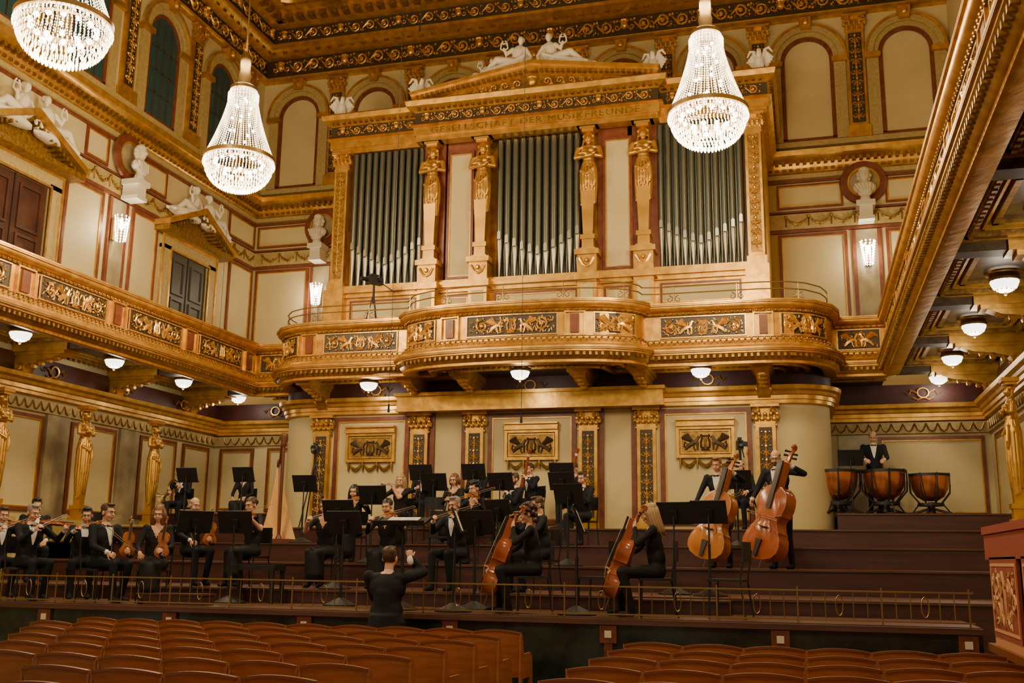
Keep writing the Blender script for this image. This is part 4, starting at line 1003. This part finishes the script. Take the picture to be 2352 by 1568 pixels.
        if hair=='bun': H.ell((0,-.125,.03),(.045,.04,.045),10,7)
        elif hair=='long':
            for k in range(13):
                a=pi*(k-6)/7.5;x=.083*math.sin(a);y=-.03-.075*math.cos(a)
                H.tube([(x*.8,y,.06),(x*1.05,y,-.02),(x*1.15,y-.005,-.12),(x*1.1,y-.02,-.22),(x*.8,y-.03,-.29-.02*math.cos(k*2))],[.02,.026,.027,.022,.008],7)
        elif hair=='bob':
            for k in range(11):
                a=pi*(k-5)/6.5;x=.083*math.sin(a);y=-.03-.075*math.cos(a);H.tube([(x*.8,y,.06),(x*1.08,y,-.02),(x*1.12,y,-.1)],[.022,.026,.012],7)
    if beard:
        H.ell((0,.055,-.085),(.045,.035,.03),10,7)
        for e in(-1,1): H.ell((e*.05,.03,-.055),(.015,.035,.035),8,6)
        H.tube([(-.025,.088,-.05),(0,.098,-.047),(.025,.088,-.05)],.005,5)
    obj('hair',H,P,sharp=0)
    if glass:
        G=MB().use('black');G.M=hm
        for e in(-1,1): G.tube([(e*.032+.021*math.cos(a),.092,.006+.016*math.sin(a)) for a in [2*pi*k/12 for k in range(13)]],.0013,4);G.tube([(e*.054,.09,.01),(e*.08,.0,.01)],.0013,4)
        G.tube([(-.01,.094,.01),(.01,.094,.01)],.0013,4);obj('glasses',G,P)
    if sex=='m' and role!='cond':
        bvh=BVHTree.FromPolygons(vs,fs)
        def proj(x,z):
            h=bvh.ray_cast(V((x,1.0,z)),V((0,-1,0)))
            return None if h[0] is None else h[0]+V((0,.006,0))
        Sx=MB().use('shirt');rows=8;pv=[]
        for i in range(rows+1):
            z=nk-.05-.27*i/rows;w=.062*(1-i/rows)**.8+.006
            for u in(-1,-.5,0,.5,1):
                p=proj(u*w,z)
                if p is None: p=V((u*w,lean+.1,z))
                p.y=min(p.y,lean+.16);pv.append(p)
        Sx.add(pv,[(i*5+k,i*5+k+1,(i+1)*5+k+1,(i+1)*5+k) for i in range(rows) for k in range(4)])
        Sx.lathe([(.056,0),(.058,.035),(.05,.04)],(0,lean+.005,nk-.03),14);obj('shirt_front',Sx,P)
        T2=MB().use('black');c=proj(0,nk-.045) or V((0,lean+.08,nk-.045));c.y+=.012
        T2.ell(c,(.01,.01,.01))
        for e in(-1,1): T2.add([c+V((e*.005,0,.005)),c+V((e*.045,-.004,.02)),c+V((e*.045,-.004,-.02)),c+V((e*.005,0,-.005)),c+V((e*.005,.01,.0)),c+V((e*.04,.008,.0))],[(0,1,2,3),(0,1,5,4),(4,5,2,3)])
        obj('bow_tie',T2,P)
    elif role=='cond':
        Sx=MB().use('shirt');Sx.lathe([(.056,0),(.058,.04),(.05,.045)],(0,lean+.005,nk-.03),14);obj('shirt_collar',Sx,P)
    P.matrix_world=R
    if sit and chair: put('och',och,TR(X,Y,Z,pi+math.radians(ang)))
    if role=='violin':
        d=V((-.55,.80,-.06));o=V((-.075,.115+lean,1.105));up=V((-.25,0,1));put('violin',mk_violin,R@frame(o,d,up))
        dn=d.normalized();con=o+dn*.19+V((0,0,.045));hp=V(T[0])+V((-.01,.06,.03));put('bow',mk_bow,R@frame(hp,con-hp,(0,0,1)))
    elif role=='rest':
        put('violin',mk_violin,R@frame((-.12,.36,.62),(-.08,.0,1),(0.3,1,0)));put('bow',mk_bow,R@frame((.18,.42,.70),(.5,.6,.45),(0,0,1)))
    elif role=='cello':
        o=V((.0,.66,0.01));tp=V((-.14,.2,1.28));put('cello',mk_cello,R@frame(o,tp-o,(.1,1,.3)))
        hp=V(T[0])+V((-.03,.08,-.01));put('bow',mk_bow,R@frame(hp,V((-.25,.58,.56))-hp,(0,0,1)))
    elif role=='bass':
        o=V((.1,.62,0.01));tp=V((-.40,.34,1.86));A=sc!=1;put('bassA' if A else 'bassB',mk_bassA if A else mk_bassB,R@frame(o,tp-o,(.1,1,.2)))
        hp=V(T[0])+V((-.03,.08,-.05));put('bow',mk_bow,R@frame(hp,V((-.3,.82,.72))-hp,(0,0,1)))
    elif role=='wind': o=hm@V((0,.1,-.06));put('clar',mk_clar,R@frame(o,V((0,.42,.72))-o,(0,1,1)))
    elif role=='flute': o=hm@V((-.08,.115,-.055));put('flute',mk_flute,R@frame(o,(1,.12,-.06),(0,.3,1)))
    elif role=='bassoon': put('bsn',mk_bassoon,R@frame((.2,.16,.42),(-.42,.16,1),(0,1,0)))
    elif role=='horn': put('horn',mk_horn,R@frame((.06,.3,.92),(0,0,1),(.2,1,0)))
    elif role=='hornrest': put('horn',mk_horn,R@frame((.02,.38,.78),(0,0,1),(.2,1,0)))
    return P
def pp(X,Y,ang,role,lab,**k): return person(X,Y,floorz(Y),ang,role,label=lab,**k)
pp(-12.0,13.6,60,'violin','seated man in black tailcoat playing violin')
pp(-12.3,14.7,50,'idle','seated man with short dark hair in black suit',hc='hair_black')
pp(-10.95,12.98,70,'violin','seated man with glasses in black tailcoat playing violin',hc='hair_grey',glass=True)
pp(-10.6,13.8,35,'violin','seated dark-haired man with glasses playing violin',hc='hair_black',glass=True)
pp(-9.68,13.0,75,'rest','seated man with glasses smiling, violin resting on knees',hc='hair_brown',glass=True,big=1.12,hs=1.06,look=(5,-5))
pp(-9.0,13.3,25,'rest','seated woman with long auburn hair holding violin upright',sex='f',hair='long',hc='hair_auburn')
pp(-9.35,14.7,60,'rest','bald bearded man in tailcoat holding viola upright',hair='bald',beard=True,hc='hair_grey')
pp(-8.3,14.75,-10,'violin','seated woman with pinned-up hair and glasses playing violin',sex='f',hair='bun',glass=True,bare=True)
pp(-13.75,21.1,10,'horn','seated man in black tailcoat holding french horn',hc='hair_black')
pp(-12.2,21.2,5,'idle','seated woman in black behind a music stand',sex='f',hair='bun',hc='hair_black')
pp(-7.28,15.2,5,'violin','seated woman with auburn hair playing violin',sex='f',hair='bob',hc='hair_auburn',bare=True)
pp(-7.75,17.3,10,'violin','seated woman with long dark hair playing violin',sex='f',hair='long',hc='hair_black')
pp(-6.25,15.25,0,'violin','seated dark-haired woman playing violin behind a stand',sex='f',hair='bun',hc='hair_black')
pp(-7.65,19.25,5,'flute','seated blonde woman in sparkling black playing flute',sex='f',hair='long',hc='hair_blond',bare=True)
pp(-7.87,21.1,0,'wind','seated bearded man with glasses holding clarinet',hc='hair_black',glass=True,beard=True)
pp(-6.55,19.3,-5,'wind','seated woman with light brown hair and glasses playing oboe',sex='f',hair='bob',hc='hair_auburn',glass=True)
pp(-4.98,14.8,-15,'violin','seated grey-haired man with glasses playing viola',hc='hair_grey',glass=True)
pp(-5.3,16.75,-20,'violin','seated woman with dark curly hair playing viola',sex='f',hair='curly',hc='hair_black')
pp(-6.65,21.1,-5,'wind','seated man with brown hair playing clarinet',hc='hair_brown')
pp(-5.32,19.3,-40,'wind','seated bearded man looking sideways with woodwind',hc='hair_brown',beard=True)
pp(-5.5,21.1,-30,'bassoon','seated brown-haired man playing bassoon',hc='hair_brown')
pp(-3.7,14.85,-55,'violin','seated man with glasses turned aside playing viola',hc='hair_brown',glass=True)
pp(-3.38,13.15,-75,'cello','seated dark-haired cellist in black dress',sex='f',hair='curly',hc='hair_brown')
pp(-4.0,19.2,-15,'wind','seated young man with short brown hair',hc='hair_brown')
pp(-4.57,21.1,-20,'bassoon','seated man partly hidden playing bassoon',hc='hair_brown')
pp(-1.8,13.05,-80,'cello','seated cellist with long blonde hair in black suit',sex='f',hair='long',hc='hair_blond')
pp(-1.33,17.1,-15,'bass','double bass player in black leaning over the strings',hair='short',hc='hair_auburn',sit=False,sc=.96)
pp(-1.22,21.0,-10,'hornrest','seated bald man in black tailcoat with brass instrument',hair='bald')
pp(-.38,16.75,-25,'bass','standing bald bearded man playing double bass',hair='bald',beard=True,glass=True,sit=False,look=(15,-20),big=1.08)
pp(1.42,23.6,0,'timp','balding man in tailcoat and bow tie behind timpani',hair='bald',sit=False,look=(0,-30),big=1.1,hs=1.05)
person(-4.84,11.85,0,180,'cond',hair='short',hc='hair_brown',sit=False,look=(0,0),label='conductor in black tailcoat seen from behind with raised fist',big=1.36,hs=1.12,sc=.98)
def M2(X,Y,a,s=1.0): return TR(X,Y,floorz(Y),math.radians(a)+pi,s)
for X,Y,a in((-13.25,20.5,0),(-11.85,20.5,0),(-9.4,18.6,0),(-8.0,13.7,10),(-8.6,13.6,50),(-6.3,13.75,0),(-6.75,14.5,0),(-7.7,20.45,0),(-6.7,18.5,0),(-7.15,16.7,0),(-4.3,13.6,-10),(-6.55,20.45,0),(-4.25,14.5,-30),(-5.4,18.5,-10),(-3.7,16.6,-10),(-4.25,18.5,-10),(-1.85,15.3,-10),(-1.32,14.9,-10),(-1.15,18.5,-5),(.9,22.5,0),(-4.7,20.45,0)):
    put('stand',stand,M2(X,Y,a))
for X,Y,a in((-4.35,12.95,-75),(-2.75,12.95,-80)):
    put('stand',stand,M2(X,Y,a));put('score',score,M2(X,Y,a))
put('cstand',lambda:stand(72,.36),TR(-5.15,13.05,1.0,0,1.0));put('cscore',lambda:score(72),TR(-5.15,13.05,1.0,0,1.0))
for X,Y,a in((-13.4,17.6,0),(-2.6,13.45,-100),(-6.9,18.9,0),(-6.0,17.0,20),(-.95,13.2,-100)): put('och',och,TR(X,Y,floorz(Y),pi+math.radians(a)))
m=MB().use('black');m.bx(-.38,.38,-.18,.18,.46,.54)
r=empty('piano_bench','black padded bench with four legs on the stage','bench');r.location=(-7.75,13.95,1.0);obj('bench_seat',m,r)
for x in(-.34,.34):
    for y in(-.15,.15): m=MB().use('black');m.bx(x-.025,x+.025,y-.025,y+.025,0,.46);obj('leg',m,r)
# harp
hp=empty('harp','concert harp with slim dark column and golden wooden soundbox','harp')
m=MB().use('harp_dark');m.tube([(-.02,0,.06),(0,0,1.7)],[.028,.03],10);m.lathe([(.035,1.68),(.055,1.72),(.04,1.78),(.065,1.86),(.05,1.92),(.0,1.94)],n=14);m.lathe([(.08,0),(.06,.08),(.035,.14)],(-.02,0,0),12);obj('column',m,hp)
m=MB().use('harp_wood');vs=[];fs=[];K=10
for i in range(K+1):
    t=i/K;w=.06+.25*(1-t)**1.5;xc=.14+.42*t;z=.07+1.27*t
    for dx,ww in((-.02,1),(.05,1),(.15*(1-.5*t),.55),(.15*(1-.5*t),-.55),(.05,-1),(-.02,-1)): vs.append((xc+dx,w*ww,z))
for i in range(K):
    for k in range(6): fs.append((i*6+k,i*6+(k+1)%6,(i+1)*6+(k+1)%6,(i+1)*6+k))
fs+=[tuple(range(6)),tuple(range(K*6,K*6+6))];m.add(vs,fs);m.use('harp_dark')
m.tube([(.118,0,.1),(.54,0,1.36)],[.012,.008],5);obj('soundbox',m,hp)
m=MB().use('harp_dark');m.tube([(0,0,1.72),(.1,0,1.70),(.2,0,1.58),(.3,0,1.44),(.42,0,1.42),(.52,0,1.47),(.6,0,1.38)],[.035,.045,.04,.038,.04,.045,.04],8);obj('neck',m,hp)
m=MB().use('string')
for k in range(34): t=k/33;m.tube([(.05+.53*t,0,1.66-.3*t+.03*math.sin(t*6)),(.14+.42*t,0,.14+1.18*t)],.0022,3)
obj('strings',m,hp)
m=MB().use('harp_dark');m.bx(-.12,.38,-.2,.2,0,.07);obj('pedal_base',m,hp)
hp.matrix_world=TR(-9.85,18.5,1.92,math.radians(124),1.1)
def timp():
    r=empty('timpani','large copper kettledrum with black tuning frame','timpani','copper kettledrums')
    m=MB().use('copper');m.lathe([(0,.28),(.14,.29),(.27,.37),(.35,.52),(.38,.7),(.385,.8)],n=28);obj('copper_bowl',m,r)
    m=MB().use('drumhead');m.lathe([(0,.835),(.38,.835),(.385,.82)],n=28);obj('drum_head',m,r)
    m=MB().use('black');m.lathe([(.385,.79),(.41,.79),(.41,.84),(.385,.84)],n=28)
    for k in range(8):
        a=2*pi*k/8+.2;c,s=math.cos(a),math.sin(a);m.tube([(.42*c,.42*s,.85),(.42*c,.42*s,.62)],.013,5);m.tube([(.42*c,.42*s,.62),(.41*c,.41*s,.45),(.2*c,.2*s,.2)],.017,5)
    m.lathe([(.2,.18),(.26,.18),(.26,.24),(.2,.24)],n=20);m.lathe([(.05,.05),(.09,.05),(.06,.26),(.05,.26)],n=10)
    for k in range(4): a=2*pi*k/4+.4;m.tube([(.05*math.cos(a),.05*math.sin(a),.12),(.38*math.cos(a),.38*math.sin(a),.03)],.025,6);m.ell((.38*math.cos(a),.38*math.sin(a),.03),.03,6,5);m.tube([(.38*math.cos(a),.38*math.sin(a),.03),(.25*math.cos(a),.25*math.sin(a),.2)],.015,5)
    obj('frame',m,r);return r
for x,y,s in((.62,22.72,1.08),(1.55,22.8,1.08),(2.42,22.85,.98)): put('timp',timp,TR(x,y,2.65,x,s))
def vcam(h):
    r=empty('video_camera','black broadcast video camera on a tripod','camera','video cameras on tripods')
    m=MB().use('black')
    for k in range(3): a=2*pi*k/3;m.tube([(0,0,h-.18),(.42*math.cos(a),.42*math.sin(a),0.01)],.016,6)
    m.tube([(0,0,h-.45),(0,0,h)],.028,8);obj('tripod',m,r)
    m=MB().use('black');D=h-1.3;m.M=Matrix.Translation((0,0,D));m.bx(-.07,.07,-.18,.2,1.32,1.48);m.bx(-.04,.04,-.1,.1,1.51,1.55);m.bx(-.02,.02,-.08,-.06,1.46,1.52)
    m.tube([(.05,.2,1.35),(.1,.5,1.2)],.012,5);m.bx(.08,.16,.05,.1,1.38,1.48);m.M=Matrix.Translation((0,-.18,D+1.4))@Matrix.Rotation(pi/2,4,'X');m.lathe([(.045,0),(.05,.1),(.06,.16),(.0,.14)],n=12);obj('camera_body',m,r);return r
put('vcam',lambda:vcam(1.6),TR(-10.35,20.9,2.27,.3));put('vcam',None,TR(-1.25,21.4,2.27,.1));put('vcam2',lambda:vcam(2.0),TR(-9.25,21.2,5.72,-.6))
def mic():
    r=empty('hanging_microphone','small black microphone hanging on a thin cable','microphone','hanging microphones')
    m=MB().use('black');m.tube([(0,0,0),(0,0,13.4)],.004,4);obj('cable',m,r);m=MB().use('black');m.tube([(0,0,-.12),(0,0,0)],[.02,.014],8);obj('capsule',m,r);return r
for x,y,z in((-5.8,14,3.85),(-3.8,14,3.65),(-9.6,15.5,5.2),(-6.3,16,11.0)): put('mic',mic,TR(x,y,z))
# ------------------------------------------------------------ camera, world
th=math.radians(11.84);ps=math.radians(15.75);ro=.0128
ct,s_,cp,sp=math.cos(th),math.sin(th),math.cos(ps),math.sin(ps)
r_=V((cp,sp,0));F=V((-sp*ct,cp*ct,s_));U=r_.cross(F)
cxv=(r_+U*ro).normalized();cu=(U-r_*ro).normalized()
M=Matrix((cxv,cu,-F)).transposed().to_4x4();M.translation=(0,0,1.65)
cam=bpy.data.cameras.new('camera');cam.sensor_width=36;cam.lens=2395/2352*36;cam.clip_end=100
co=bpy.data.objects.new('camera',cam);COL.objects.link(co);co.matrix_world=M;bpy.context.scene.camera=co
w=bpy.data.worlds.new('world');bpy.context.scene.world=w;w.use_nodes=True
w.node_tree.nodes['Background'].inputs[0].default_value=(1,.80,.52,1);w.node_tree.nodes['Background'].inputs[1].default_value=.42
